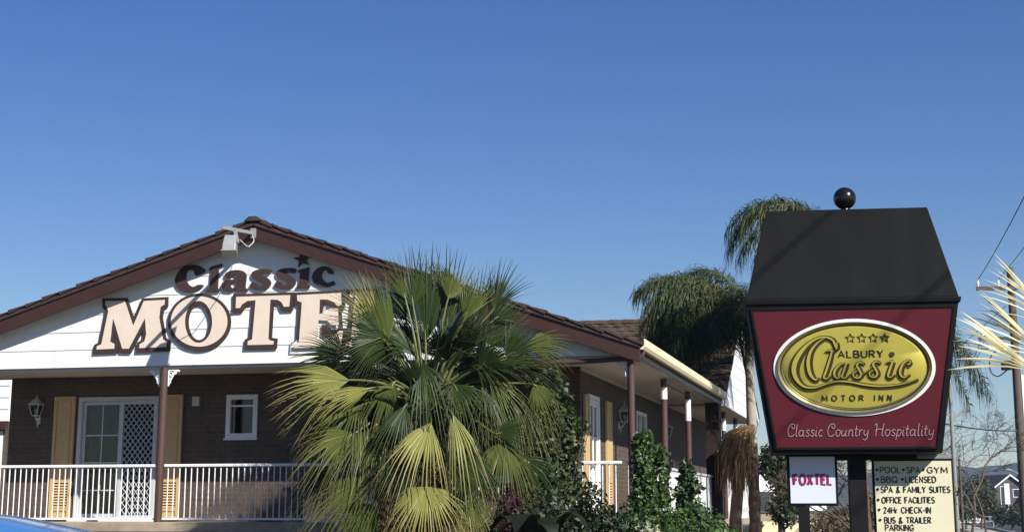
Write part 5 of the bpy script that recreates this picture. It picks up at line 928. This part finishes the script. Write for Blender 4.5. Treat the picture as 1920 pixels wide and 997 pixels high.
shrub('column_shrub', (2.26, 24.8, 0), [(.0, 0, 2.15, .15, .2, .44), (.0, 0, 1.5, .22, .26, .5), (.02, 0, .9, .36, .3, .6), (-.02, 0, 2.5, .10, .13, .14)], 4200, .062, m_hedge, 'lower rounded ivy column right of the tallest one', 'shrub', 13, flat=.75)
shrub('leafy_shrub', (2.74, 25.6, 0), [(.02, 0, 2.12, .12, .2, .2), (.1, 0, 2.02, .12, .2, .1), (-.08, 0, 1.95, .08, .2, .1), (0, 0, 1.65, .16, .25, .26), (-.05, 0, 1.1, .42, .3, .5), (.0, 0, 2.32, .08, .12, .10), (.2, 0, 1.4, .10, .15, .25)], 3600, .095, m_bluegreen, 'open blue-green shrub against the white boarded balustrade', 'shrub', 14, flat=.6)
shrub('round_shrub', (2.92, 25.0, 0), [(0, 0, 1.35, .36, .35, .36), (-.25, 0, 1.1, .35, .35, .4), (.2, 0, 1.0, .3, .3, .4)], 3400, .065, m_hedge, 'round clipped dark green shrub beside the dead palm skirt', 'shrub', 15)
shrub('low_shrub', (2.45, 23.0, 0), [(0, 0, 1.25, .42, .3, .33), (-.4, 0, 1.05, .3, .3, .4), (.35, 0, .95, .3, .3, .4), (0, 0, .7, .6, .4, .5)], 3800, .062, m_hedge, 'bright green low shrub in front of the ivy columns', 'shrub', 16)
shrub('low_shrub', (3.38, 27.2, 0), [(0, 0, 1.22, .32, .3, .28), (.28, 0, 1.1, .2, .25, .3), (-.3, 0, 1.05, .25, .3, .3), (0, 0, .7, .55, .4, .5)], 2600, .07, m_hedge, 'small green shrub left of the palm trunk base', 'shrub', 17)
shrub('dark_shrub', (1.22, 23.9, 0), [(0, 0, 1.72, .15, .2, .32), (.1, 0, 1.35, .32, .3, .4), (-.3, 0, 1.3, .3, .3, .3), (.2, 0, 1.55, .12, .2, .2), (0, 0, .85, .6, .4, .6), (-.1, 0, 1.95, .05, .1, .18)], 3800, .08, m_shade_shrub, 'dark twiggy shrub in front of the mustard shuttered door', 'shrub', 18, flat=.45)
shrub('dark_shrub', (1.72, 23.8, 0), [(0, 0, 1.45, .22, .25, .35), (.1, 0, 1.1, .36, .3, .5), (-.1, 0, .7, .5, .4, .5)], 2600, .075, m_bluegreen, 'leafy shrub at the foot of the tallest ivy column', 'shrub', 19, flat=.5)
shrub('dark_shrub', (.45, 23.9, 0), [(0, 0, 1.55, .5, .35, .42), (-.4, 0, 1.3, .4, .3, .4), (.4, 0, 1.4, .35, .3, .35), (0, 0, .8, .8, .4, .7)], 3600, .085, m_shade_shrub, 'shadowy shrub under the vine right of the fan palm', 'shrub', 20, flat=.5)
shrub('pink_shrub', (-.02, 23.6, 0), [(0, 0, 1.75, .17, .2, .2), (.06, 0, 1.55, .14, .2, .2), (0, 0, 1.1, .3, .3, .5)], 1100, .07, m_pink, 'small reddish pink shrub low beside the fan palm', 'shrub', 21)
shrub('variegated_shrub', (1.88, 22.6, 0), [(0, 0, 1.35, .16, .18, .14), (.1, 0, 1.25, .12, .15, .14), (0, 0, .8, .3, .3, .4)], 1100, .06, leafmat('variegated_leaves', [(.16, .19, .09), (.35, .36, .22), (.5, .5, .36)], .4, .4, .25), 'pale variegated shrub low in front of the dark shrubs', 'shrub', 22)
shrub('dark_shrub', (-2.6, 24.6, 0), [(0, 0, .9, .5, .4, .5), (.4, 0, .8, .5, .4, .5)], 1500, .08, m_shade_shrub, 'low dark shrub left of the fan palm base', 'shrub', 23)
shrub('leafy_shrub', (2.62, 24.2, 0), [(0, 0, 1.42, .34, .3, .30), (.28, 0, 1.2, .3, .3, .35), (-.25, 0, 1.3, .22, .3, .35), (.1, 0, 1.68, .14, .2, .12), (0, 0, .8, .6, .4, .5)], 4200, .07, m_hedge, 'full mid-green bush below the white boarded balustrade', 'shrub', 24, flat=.65)
# broad dark leaf plant right of the fan palm
bl = empty('broad_leaf_plant', (.35, 22.9, 0), 0, 'dark broad leaved plant low between the fan palm and vine', 'plant')
lm = leafmat('broad_leaves', [(.007, .012, .006), (.013, .020, .009)], .5, .3, .1)
for i in range(8):
    az = i * .8 + .3; L = .8 + .15 * math.sin(i * 3); d = Vector((math.cos(az), math.sin(az), 0)); s_ = Vector((-d.y, d.x, 0)); me = MB(); N = 9
    for j in range(N):
        u = j / (N - 1); c = d * (.1 + .75 * u * L) + Vector((0, 0, 1.05 + .62 * math.sin(u * 2.6) * L)); w = .16 * math.sin(math.pi * min(1, u * .95 + .05)) ** .7
        me.v += [tuple(c - s_ * w + Vector((0, 0, .04 * w))), tuple(c), tuple(c + s_ * w + Vector((0, 0, .04 * w)))]
    me.f = [(3 * j + a, 3 * j + a + 1, 3 * j + a + 4, 3 * j + a + 3) for j in range(N - 1) for a in (0, 1)]; me.m = [0] * len(me.f); me.build('leaf', lm, bl, True, fix=False)
MB().tube([(0, 0, 0), (0, 0, 1.1)], [.07, .05], 10).build('stem', m_petiole, bl, True)

# ------------------------------------------------------------------ street: poles, wires, far buildings, trees, cars
up_ = empty('utility_pole', (18.85, 60, 0), 0, 'brown timber utility pole with crossarms at the right edge', 'utility pole')
MB().tube([(0, 0, 0), (-.01, 0, 5), (0, 0, 10.65)], [.19, .165, .13], 14).build('pole', m_wood_pole, up_, True)
AR = Matrix.Rotation(-math.radians(6), 4, 'Z')
a = MB(); a.box(-1.32, 1.35, -.24, -.13, 9.78, 9.92, AR); a.build('crossarm', m_wood_pole, up_)
a = MB(); a.box(-1.35, .30, -.22, -.13, 7.92, 8.02, AR); a.build('crossarm', m_wood_pole, up_)
for p_, q_ in (((-.7, -.2, 9.8), (-.05, -.17, 9.25)), ((.7, -.2, 9.8), (.05, -.17, 9.25)), ((-.8, -.2, 7.95), (-.05, -.17, 7.5))): MB().bar(p_, q_, .04, .02).build('brace', m_steel, up_)
for x in (-1.25, -.5, .55, 1.27):
    MB().lathe([(.03, 0), (.03, .08), (.06, .09), (.035, .13), (.06, .14), (.035, .19), (.045, .2), (.02, .25)], 12, tuple(AR @ Vector((x, -.185, 9.92)))).build('insulator', m_white, up_, True)
for x in (-1.2, -1.0): MB().lathe([(.05, 0), (.06, .1), (.03, .2)], 10, tuple(AR @ Vector((x, -.17, 8.02)))).build('insulator', m_white, up_, True)
a = MB(); a.box(-.58, -.25, -.30, .0, 6.78, 7.12); a.box(-.25, -.1, -.2, -.1, 6.9, 7.0); bevel(a.build('transformer_box', m_black, up_), .02)
a = MB(); a.tube(smooth_pts([(-.40, -.15, 6.78), (-.75, -.15, 6.55), (-1.0, -.1, 6.75), (-.95, -.1, 7.3), (-.5, -.1, 7.6), (-.15, -.1, 7.4)], 6), .025, 6); a.build('cable', m_wire, up_, True)
a = MB(); a.box(.12, .22, -.14, -.05, 3.0, 6.6); a.build('cable_cover', m_white, up_)
def wire(p, q, sag, label, r=.014, group=None, n=24):
    p, q = Vector(p), Vector(q); o = empty('overhead_wire', p, 0, label, 'wire', group)
    pts = []
    for i in range(n + 1):
        u = i / n; c = (q - p) * u; c.z -= sag * 4 * u * (1 - u); pts.append(c)
    bpy.data.objects.remove(o); o = MB().tube(pts, r, 5).build('overhead_wire', m_wire); o.location = p
    return tag(o, label, 'wire', group)
ins = [up_.location + AR @ Vector((x, -.185, 10.17)) for x in (-1.25, -.5, .55, 1.27)]
near = [Vector((4.0, -2.0, 10.6)) + Vector((dx, 0, 0)) for dx in (-.2, 1.3, 3.5, 5.2)]
wire(ins[0], near[0], .75, 'leftmost of the wires from the high crossarm running overhead'); wire(ins[1], near[1], .7, 'wire from the high crossarm just left of the pole top', .012)
wire(ins[2], near[2], .7, 'wires from the high crossarm passing overhead right of the frame', .016, 'overhead wires outside the frame'); wire(ins[3], near[3], .75, 'wires from the high crossarm passing overhead right of the frame', .016, 'overhead wires outside the frame')
wire((17.6, 59.8, 8.15), (10.9, 40, 5.1), .5, 'slack service wire between utility pole and thin steel pole'); wire((17.75, 59.8, 8.15), (8.6, 33.5, 4.9), .9, 'service wire drooping from utility pole behind the burgundy sign', .011)
wire((18.7, 60, 4.55), (9.0, 41, 4.35), .2, 'lower cable crossing the bare tree toward the pole', .022); wire((18.7, 60, 3.5), (26, 62, 3.4), .1, 'low cable right of the pole', .02)
wire((14.2, 52, 3.75), (10.85, 40, 3.55), .15, 'low cable across the bare branches by the steel pole', .018)
wire((18.6, 60, 9.2), (15.2, 75, 5.2), .3, 'steep service wire falling from the utility pole behind fronds', .012)
sp_ = empty('steel_pole', (10.88, 40, 0), 0, 'thin grey steel pole right of the ivory facilities board', 'pole')
MB().tube([(0, 0, 0), (0, 0, 5.25)], [.06, .045], 10).build('pole', m_steel, sp_, True); MB().box(-.32, .32, -.03, .03, 3.95, 4.0).build('arm', m_steel, sp_); MB().tube([(.12, -.05, 0), (.12, -.05, 2.9)], [.035, .03], 10).build('conduit', m_wood_pole, sp_, True)

def bare_tree(loc_, h, seed, label, r0=.1, depth=6, spread=.55, up=.25):
    root = empty('bare_tree', loc_, 0, label, 'tree'); rr = random.Random(seed); tr, br = MB(), MB()
    def grow(p, d, l, r, k):
        if k > depth or l < .08 or r < .002: return
        m_ = p + d * l * .5 + Vector((rr.gauss(0, .05), rr.gauss(0, .05), rr.gauss(0, .04))) * l; q = p + d * l + Vector((rr.gauss(0, .08), rr.gauss(0, .08), .02)) * l
        (tr if k < 2 else br).tube([p, m_, q], [r, r * .86, max(r * .72, .0045)], 6 if k < 3 else 3, cap=False)
        for i in range(2 if k < 2 else rr.choice((2, 2, 3))):
            e = (d + Vector((rr.gauss(0, spread), rr.gauss(0, spread), rr.gauss(up * .4, spread * .6)))).normalized(); grow(q.lerp(m_, rr.random() * .5 * (k > 1)), e, l * rr.uniform(.62, .88), max(r * .68, .0045), k + 1)
    grow(Vector((0, 0, 0)), Vector((.03, 0, 1)), h * .28, r0, 0)
    tr.build('trunk', m_bark, root, True, fix=False); br.build('branch', m_bark, root, True, fix=False); return root
bare_tree((14.0, 50, 0), 5.4, 8, 'leafless grey tree between the steel pole and utility pole', .055, 8, .6, .2)
bare_tree((15.9, 55, 0), 5.0, 15, 'second leafless tree nearest the utility pole', .05, 8, .6, .2)
bare_tree((8.05, 39, 0), 3.6, 3, 'dry leafless tree seen between the black sign posts', .06, 8, .6, .2)
bare_tree((8.9, 41, 0), 3.4, 5, 'dry leafless tree behind the facilities board', .055, 8, .6, .2)

def tree(loc_, th, blobs, n, size, m, label, seed, cat='tree', group=None, r=.14):
    root = empty('leafy_tree', loc_, 0, label, cat, group); leaves('crown', blobs, n, size, m, root, seed, shell=.75); top = Vector((0, 0, th)); rr = random.Random(seed)
    tk = MB(); tk.tube([(0, 0, 0), (.04, 0, th * .5), (0, .03, th)], [r, r * .8, r * .6], 8)
    for b in blobs: tk.tube(smooth_pts([(0, .02, th * .75), Vector((0, 0, th)).lerp(Vector(b[:3]), .5), b[:3]], 3), [r * .5 * (1 - .13 * i) for i in range(7)], 5)
    tk.build('trunk', m_bark, root, True, fix=False); return root
tree((7.55, 46, 0), 1.6, [(-.05, 0, 3.0, .55, .6, .6), (.25, 0, 2.4, .5, .6, .5), (.1, 0, 1.75, .45, .5, .5), (.35, 0, 3.3, .4, .5, .5)], 5200, .13, m_shade_shrub, 'dark evergreen tree beside the small white sign', 31)
tree((9.2, 44, 0), .9, [(0, 0, 1.3, .9, .7, .6), (.6, 0, 1.7, .6, .6, .5), (-.7, 0, 1.2, .6, .6, .5)], 2600, .11, m_dry, 'dry brownish shrub behind the sign posts', 32, 'shrub', None, .07)
tree((8.15, 42, 0), .8, [(0, 0, 1.15, .6, .5, .45), (.5, 0, 1.0, .4, .5, .4)], 1700, .10, m_dry, 'dry shrub below the small white sign', 33, 'shrub', None, .06)
tree((10.3, 39.3, 0), 1.0, [(0, 0, 1.3, .35, .4, .6), (.1, 0, 2.1, .28, .3, .5)], 1500, .10, m_dry, 'scrubby vine bush around the thin steel pole', 34, 'shrub', None, .05)
for i, (x, y, h, n, lab) in enumerate([(41.6, 150, 4.4, 3000, 'dark bushy tree across the street right of the steel pole'), (43.6, 152, 4.7, 3000, 'tallest dark bushy tree left of the far houses'), (44.6, 146, 2.2, 1400, 'low dark bush in front of the far house wall'), (40.1, 148, 3.4, 2200, 'dark bushy tree just behind the steel pole'), (47.2, 150, 2.0, 1200, 'low hedge like bush before the far dark roofed house')]):
    tree((x, y, 0), h * .4, [(0, 0, h * .7, 1.3, 1.2, h * .33), (.7, 0, h * .5, 1.0, 1, h * .3), (-.7, 0, h * .5, 1.0, 1, h * .3)], n, .30, m_far_tree, lab, 40 + i, r=.12)

def house(loc_, w, d, h, rh, m_wall, m_roof, label, rot=0.0, fascia=True, cat='house', wins=()):
    root = empty('house', loc_, rot, label, cat)
    MB().prism([(-w / 2, 0), (w / 2, 0), (w / 2, h), (0, h + rh), (-w / 2, h)], 0, d).build('wall', m_wall, root)
    r = MB(); e = .35; s = rh / (w / 2); t = .12
    for q in (-1, 1): r.prism([(0, h + rh + .01), (q * (w / 2 + e), h - e * s + .01), (q * (w / 2 + e), h - e * s + .01 + t), (0, h + rh + .01 + t)], -.4, d + .4)
    r.build('roof', m_roof, root)
    if fascia:
        for q in (-1, 1):
            f = MB(); f.prism([(q * .02, h + rh - .10), (q * (w / 2 + e), h - e * s - .10), (q * (w / 2 + e), h - e * s + .14), (q * .02, h + rh + .14)], -.46, -.41); f.build('bargeboard', m_white, root)
    for x0, x1, z0, z1 in wins:
        f = MB(); frame_rect(f, x0, x1, z0, z1, .08, -.05, .02); f = f.build('window', m_white, root); MB().box(x0 + .05, x1 - .05, -.03, -.02, z0 + .05, z1 - .05).build('pane', pm('far_window_glass', (.03, .035, .045), .1, .6, 3, .1), f)
    return root
m_grey_wall = pm('grey_render', (.20, .19, .20), .8, .2, 1, .1); m_dark_wall = pm('dark_cladding', (.075, .07, .07), .8, .2, 1, .1); m_roof_far = pm('dark_far_roof', (.045, .042, .042), .8, .2, 1, .2)
house((73.3, 240, 0), 4.4, 9, 5.2, 1.6, m_dark_wall, m_roof_far, 'dark far house with steep gable and white wall panel', .1, True, wins=((-1.5, -.3, 2.0, 5.2), (.4, 1.5, 3.6, 4.8)))
house((71.2, 243, 0), 2.6, 8, 5.3, .3, m_grey_wall, m_roof_far, 'grey flat far house with white balcony rails', .1, False, wins=((-.9, .9, 4.1, 5.0), (-.9, .9, 2.6, 3.3)))
house((78.6, 238, 0), 6.2, 9, 4.5, 3.2, m_dark_wall, m_roof_far, 'dark far house with long roof behind the utility pole', .1, True, wins=((-2.6, 2.4, 4.0, 4.6),))
MB_ = MB().box(-.9, -.1, -.12, -.06, 2.6, 5.6); o = MB_.build('wall_panel', m_panel_white); o.parent = [q for q in COL.objects if q.get('label', '').startswith('dark far house with steep')][0]
house((12.3, 75, 0), 4.4, 8, 3.25, .5, m_white, m_conc, 'white low building glimpsed between palm trunk and dark tree', .12, False, 'building', wins=((-1.1, -.2, 1.4, 2.6), (.5, 1.2, 1.2, 2.8)))
fw_ = empty('garden_wall', (8.2, 50, 0), .1, 'low stained rendered wall right of the palm trunk', 'wall')
MB().box(-3, 4.5, 0, .22, 0, 1.58).build('panel', pm('stained_render', (.26, .21, .15), .9, .1, 1.4, .5, .4, 30), fw_); MB().box(-3.02, 4.52, -.03, .25, 1.582, 1.66).build('coping', m_dark_wall, fw_)
cw = MB().box(-1.2, 1.1, 0, .16, 0, 1.35); o = cw.build('garden_wall', m_cream); o.location = (7.9, 47.5, 0); tag(o, 'sunlit cream low wall at the foot of the dark evergreen', 'wall')
gr = empty('guard_fence', (48, 170, 0), -.0, 'low grey street fence before the parked cars', 'fence')
MB().box(-8, 12, -.04, .04, 1.0, 1.12).build('rail', m_steel, gr); MB().box(-8, 12, -.03, .03, .55, .63).build('rail', m_steel, gr)
for i in range(11): MB().box(-8 + i * 2 - .05, -8 + i * 2 + .05, -.05, .05, 0, 1.0).build('post', m_steel, gr)
sl = empty('street_light', (70.2, 230, 0), 0, 'thin far street light with long bent arm over the houses', 'street light')
MB().tube(smooth_pts([(3.1, 0, 0), (3.1, 0, 4.6), (2.9, 0, 5.3), (1.4, 0, 6.7), (.2, 0, 7.4)], 6), .07, 6).build('pole', m_steel, sl, True); MB().box(-.3, .3, -.12, .12, 7.32, 7.45).build('lamp_head', m_white, sl)

m_carglass = pm('car_glass', (.012, .014, .016), .06, .6, 3, .1); m_tyre = pm('tyre_rubber', (.018, .018, .018), .8, .2, 10, .2); m_rim = pm('alloy_rim', (.45, .45, .46), .3, .5, 5, .1, metal=.6)
def car(loc_, rot, paint, label, prof, L=4.4, W=1.78, name='parked_car', cat='car', group=None):
    """side outline swept across, sides leaning in above the waist; prof: (x, z) roof line from tail to nose"""
    root = empty(name, loc_, rot, label, cat, group); n = len(prof['low'])
    secs = [(-W / 2, 0), (-W / 2 + .06, 0), (0, 0), (W / 2 - .06, 0), (W / 2, 0)]
    b = MB(); low = prof['low']; hw = W / 2
    def loft(mb, poly, ys):
        k = len(poly); vs = []
        for y, sh in ys:
            cxm = sum(p[0] for p in poly) / k; czm = sum(p[1] for p in poly) / k
            vs += [(cxm + (p[0] - cxm) * sh, y, czm + (p[1] - czm) * sh) for p in poly]
        fs = [(j * k + i, j * k + (i + 1) % k, (j + 1) * k + (i + 1) % k, (j + 1) * k + i) for j in range(len(ys) - 1) for i in range(k)]
        mb.add(vs, fs + [tuple(range(k - 1, -1, -1)), tuple(range((len(ys) - 1) * k, len(ys) * k))])
    loft(b, low, [(-hw, .985), (-hw + .03, .996), (-hw + .12, 1), (hw - .12, 1), (hw - .03, .996), (hw, .985)])
    body = b.build('body', paint, root, True)
    # cabin: tapered greenhouse, roof painted
    if 'roofline' in prof: return curved_cabin(root, prof, hw, paint)
    g = prof['cabin']; zb_, zt_ = g['z']; xb0, xb1, xt0, xt1 = g['x']; wb, wt = hw - .05, hw - .22
    c = MB(); bot = [(xb0, -wb, zb_), (xb1, -wb, zb_), (xb1, wb, zb_), (xb0, wb, zb_)]; top = [(xt0, -wt, zt_), (xt1, -wt, zt_), (xt1, wt, zt_), (xt0, wt, zt_)]
    c.add(bot + top, [(0, 3, 2, 1), (4, 5, 6, 7)] + [(i, (i + 1) % 4, 4 + (i + 1) % 4, 4 + i) for i in range(4)]); c.build('glasshouse', m_carglass, root)
    r = MB(); N = 10; vs = []
    for j in range(N + 1):
        u = j / N; x = xt0 - .06 + (xt1 - xt0 + .12) * u; cr = .055 * (1 - (2 * u - 1) ** 2) - .05 * max(0, u - .7) ** 1.5 * 3
        for q in (-1, -.93, -.6, 0, .6, .93, 1): vs.append((x, q * (wt + .02), zt_ - .035 + (.05 if abs(q) < .95 else 0) + cr * (1 - .4 * q * q)))
    k = 7; r.add(vs, [(j * k + i, j * k + i + 1, (j + 1) * k + i + 1, (j + 1) * k + i) for j in range(N) for i in range(k - 1)])
    bt = [(vs[j * k + i][0], vs[j * k + i][1], zt_ - .045) for j in range(N + 1) for i in range(k)]; o_ = len(r.v)
    r.add(bt, [(j * k + i + 1, j * k + i, (j + 1) * k + i, (j + 1) * k + i + 1) for j in range(N) for i in range(k - 1)])
    for j in range(N):
        for i in (0, k - 1): r.f.append((j * k + i, (j + 1) * k + i, o_ + (j + 1) * k + i, o_ + j * k + i)); r.m.append(0)
    for i in range(k - 1):
        for j in (0, N): r.f.append((j * k + i, j * k + i + 1, o_ + j * k + i + 1, o_ + j * k + i)); r.m.append(0)
    r.build('roof', paint, root, True)
    p = MB()
    for i in range(4): p.bar(bot[i], top[i], .09, .07)
    for s in (0, 1):
        f = .5; sd_ = -1 if s == 0 else 1
        p.bar(((xb0 + xb1) / 2, sd_ * (wb + .004), zb_), ((xt0 + xt1) / 2, sd_ * (wt + .004), zt_), .08, .04)
        p.bar((xt0, sd_ * (wt + .01), zt_ - .05), (xt1, sd_ * (wt + .01), zt_ - .05), .05, .03)
    p.build('pillar', m_black if g.get('black') else paint, root)
    return finish_car(root, prof, hw)
def curved_cabin(root, prof, hw, paint):
    """glass sides and painted roof skin that follow one long curve into the windscreen pillars"""
    R = smooth_pts(prof['roofline'], 5); n = len(R); zb_ = 1.0; wb, wt = hw - .06, hw - .20
    wid = lambda z: wb + (wt - wb) * (z - zb_) / (1.66 - zb_)
    gl = MB(); k0 = len(gl.v)
    for s in (-1, 1):
        b = len(gl.v)
        for x, z in R: zz = max(zb_, z - .10); gl.v += [(x, s * (wid(zz) - .012), zz), (x, s * (wb - .012), zb_ - .02)]
        gl.f += [(b + 2 * i, b + 2 * i + 1, b + 2 * i + 3, b + 2 * i + 2) for i in range(n - 1)]; gl.m += [0] * (n - 1)
    gl.build('side_glass', m_carglass, root)
    sk = MB(); ys = (-1, -.985, -.9, -.5, 0, .5, .9, .985, 1); ni = next(i for i, p in enumerate(R) if p[0] > prof['screen'][1]); n0 = next(i for i, p in enumerate(R) if p[0] > prof['screen'][0])
    def strip(mb, i0, i1, lo=.0):
        b = len(mb.v); k = len(ys)
        for x, z in R[i0:i1]:
            for q in ys: mb.v.append((x, q * wid(z), z - (.085 if abs(q) == 1 else 0) - (.012 if abs(q) > .95 else 0) + .035 * (1 - q * q) - lo))
        mb.f += [(b + j * k + i, b + j * k + i + 1, b + (j + 1) * k + i + 1, b + (j + 1) * k + i) for j in range(i1 - i0 - 1) for i in range(k - 1)]; mb.m += [0] * ((i1 - i0 - 1) * (k - 1))
    strip(sk, n0, ni + 1); sk.build('roof', paint, root, True)
    ws = MB(); strip(ws, ni, n, .012); strip(ws, 0, n0 + 1, .012); ws.build('windscreen', m_carglass, root, True)
    p = MB()
    for s in (-1, 1):
        for a, b in zip(R[ni:-1], R[ni + 1:]): p.bar((a[0], s * wid(a[1]), a[1] - .035), (b[0], s * wid(b[1]), b[1] - .035), .10, .09)
        for a, b in zip(R[:n0], R[1:n0 + 1]): p.bar((a[0], s * wid(a[1]), a[1] - .035), (b[0], s * wid(b[1]), b[1] - .035), .10, .09)
    p.build('pillar', paint, root)
    t = MB()
    for s in (-1, 1):
        for a, b in zip(R[2:-2], R[3:-1]): t.bar((a[0], s * (wid(a[1] - .1) + .004), a[1] - .10), (b[0], s * (wid(b[1] - .1) + .004), b[1] - .10), .022, .03)
        for x in (-1.1, -.15): t.bar((x, s * (wb + .0), zb_), (x, s * (wid(1.5) + .0), 1.54), .07, .03)
    t.build('window_trim', m_black, root)
    return finish_car(root, prof, hw)
def finish_car(root, prof, hw):
    low = prof['low']
    for x in prof['wheels']:
        for s in (-1, 1):
            w = MB(); R = prof.get('R', .32)
            prof_t = [(R * .62, -.1), (R * .95, -.1), (R, -.07), (R, .07), (R * .95, .1), (R * .62, .1)]; M_ = Matrix.Translation((x, s * (hw - .10), R)) @ Matrix.Rotation(math.pi / 2, 4, 'X')
            n_ = 24; vs = [M_ @ Vector((rr_ * math.cos(2 * math.pi * j / n_), rr_ * math.sin(2 * math.pi * j / n_), z)) for rr_, z in prof_t for j in range(n_)]
            w.add(vs, [(i * n_ + j, i * n_ + (j + 1) % n_, (i + 1) * n_ + (j + 1) % n_, (i + 1) * n_ + j) for i in range(5) for j in range(n_)]); wh = w.build('wheel', m_tyre, root, True)
            w = MB(); vs = [M_ @ Vector((R * .62 * math.cos(2 * math.pi * j / n_), R * .62 * math.sin(2 * math.pi * j / n_), z)) for z in (-.09, .09) for j in range(n_)]
            w.add(vs, [tuple(range(n_)), tuple(range(2 * n_ - 1, n_ - 1, -1))]); w.build('rim', m_rim, wh)
    xn, xt_ = max(p_[0] for p_ in low), min(p_[0] for p_ in low)
    for s in (-1, 1):
        MB().box(xn - .10, xn + .012, s * (hw - .42), s * (hw - .1), .62, .76).build('headlight', m_panel_white, root)
        MB().box(xt_ - .012, xt_ + .08, s * (hw - .38), s * (hw - .08), .72, .90).build('tail_light', pm('red_tail_light', (.35, .01, .01), .2, .5), root)
    return root
SUV = dict(low=[(-2.15, .38), (-2.2, .75), (-2.12, 1.02), (1.0, 1.03), (1.75, .96), (2.2, .80), (2.25, .5), (2.1, .3), (-2.0, .28)], roofline=[(-2.12, 1.02), (-1.95, 1.28), (-1.6, 1.50), (-1.0, 1.60), (-.4, 1.625), (.05, 1.60), (.30, 1.56), (.57, 1.495), (.9, 1.38), (1.25, 1.20), (1.5, 1.03)], screen=(-1.75, .62), wheels=(-1.35, 1.4), R=.35)
HATCH = dict(low=[(-2.0, .38), (-2.05, .7), (-1.95, .92), (.8, .94), (1.6, .86), (2.0, .68), (2.02, .45), (1.9, .28), (-1.9, .26)], cabin=dict(z=(.92, 1.44), x=(-1.85, 1.0, -1.3, .25)), wheels=(-1.25, 1.25))
VAN = dict(low=[(-2.35, .4), (-2.38, 1.1), (1.2, 1.15), (1.9, 1.0), (2.3, .85), (2.35, .45), (2.2, .3), (-2.25, .3)], cabin=dict(z=(1.12, 2.0), x=(-2.33, 1.6, -2.28, .85)), wheels=(-1.5, 1.5), R=.34)
m_blue = pm('blue_car_paint', (.055, .20, .48), .22, .5, 2, .04, coat=.7); m_car_white = pm('white_car_paint', (.75, .75, .74), .25, .5, 2, .03, coat=.5); m_car_grey = pm('grey_car_paint', (.16, .16, .17), .28, .5, 2, .05, coat=.5); m_car_silver = pm('silver_car_paint', (.42, .43, .44), .28, .5, 2, .05, metal=.4)
car((-3.02, 9.2, 0), math.radians(-4), m_blue, 'bright blue car close by in the lower left corner', SUV)
car((63.0, 205, 0), math.radians(-105), m_car_white, 'white van parked on the far street at the right edge', VAN, W=1.9, name='parked_van', cat='van')
car((59.6, 207, 0), math.radians(-12), m_car_grey, 'dark grey car parked left of the white van', HATCH, name='parked_car')
car((54.4, 196, 0), math.radians(-10), m_car_white, 'small white car parked farthest left on the far street', HATCH)

# ------------------------------------------------------------------ thin haze over the valley
hm = bpy.data.materials.new('haze'); hm.use_nodes = True; hn = hm.node_tree; hn.nodes.clear()
pv = hn.nodes.new('ShaderNodeVolumePrincipled'); pv.inputs['Color'].default_value = (.55, .72, 1.0, 1); pv.inputs['Density'].default_value = .00024; pv.inputs['Anisotropy'].default_value = .2
ho = hn.nodes.new('ShaderNodeOutputMaterial'); hn.links.new(pv.outputs[0], ho.inputs['Volume'])
o = MB().box(-2310, 2310, -310, 2410, -2, 150).build('haze', hm); o['kind'] = 'stuff'
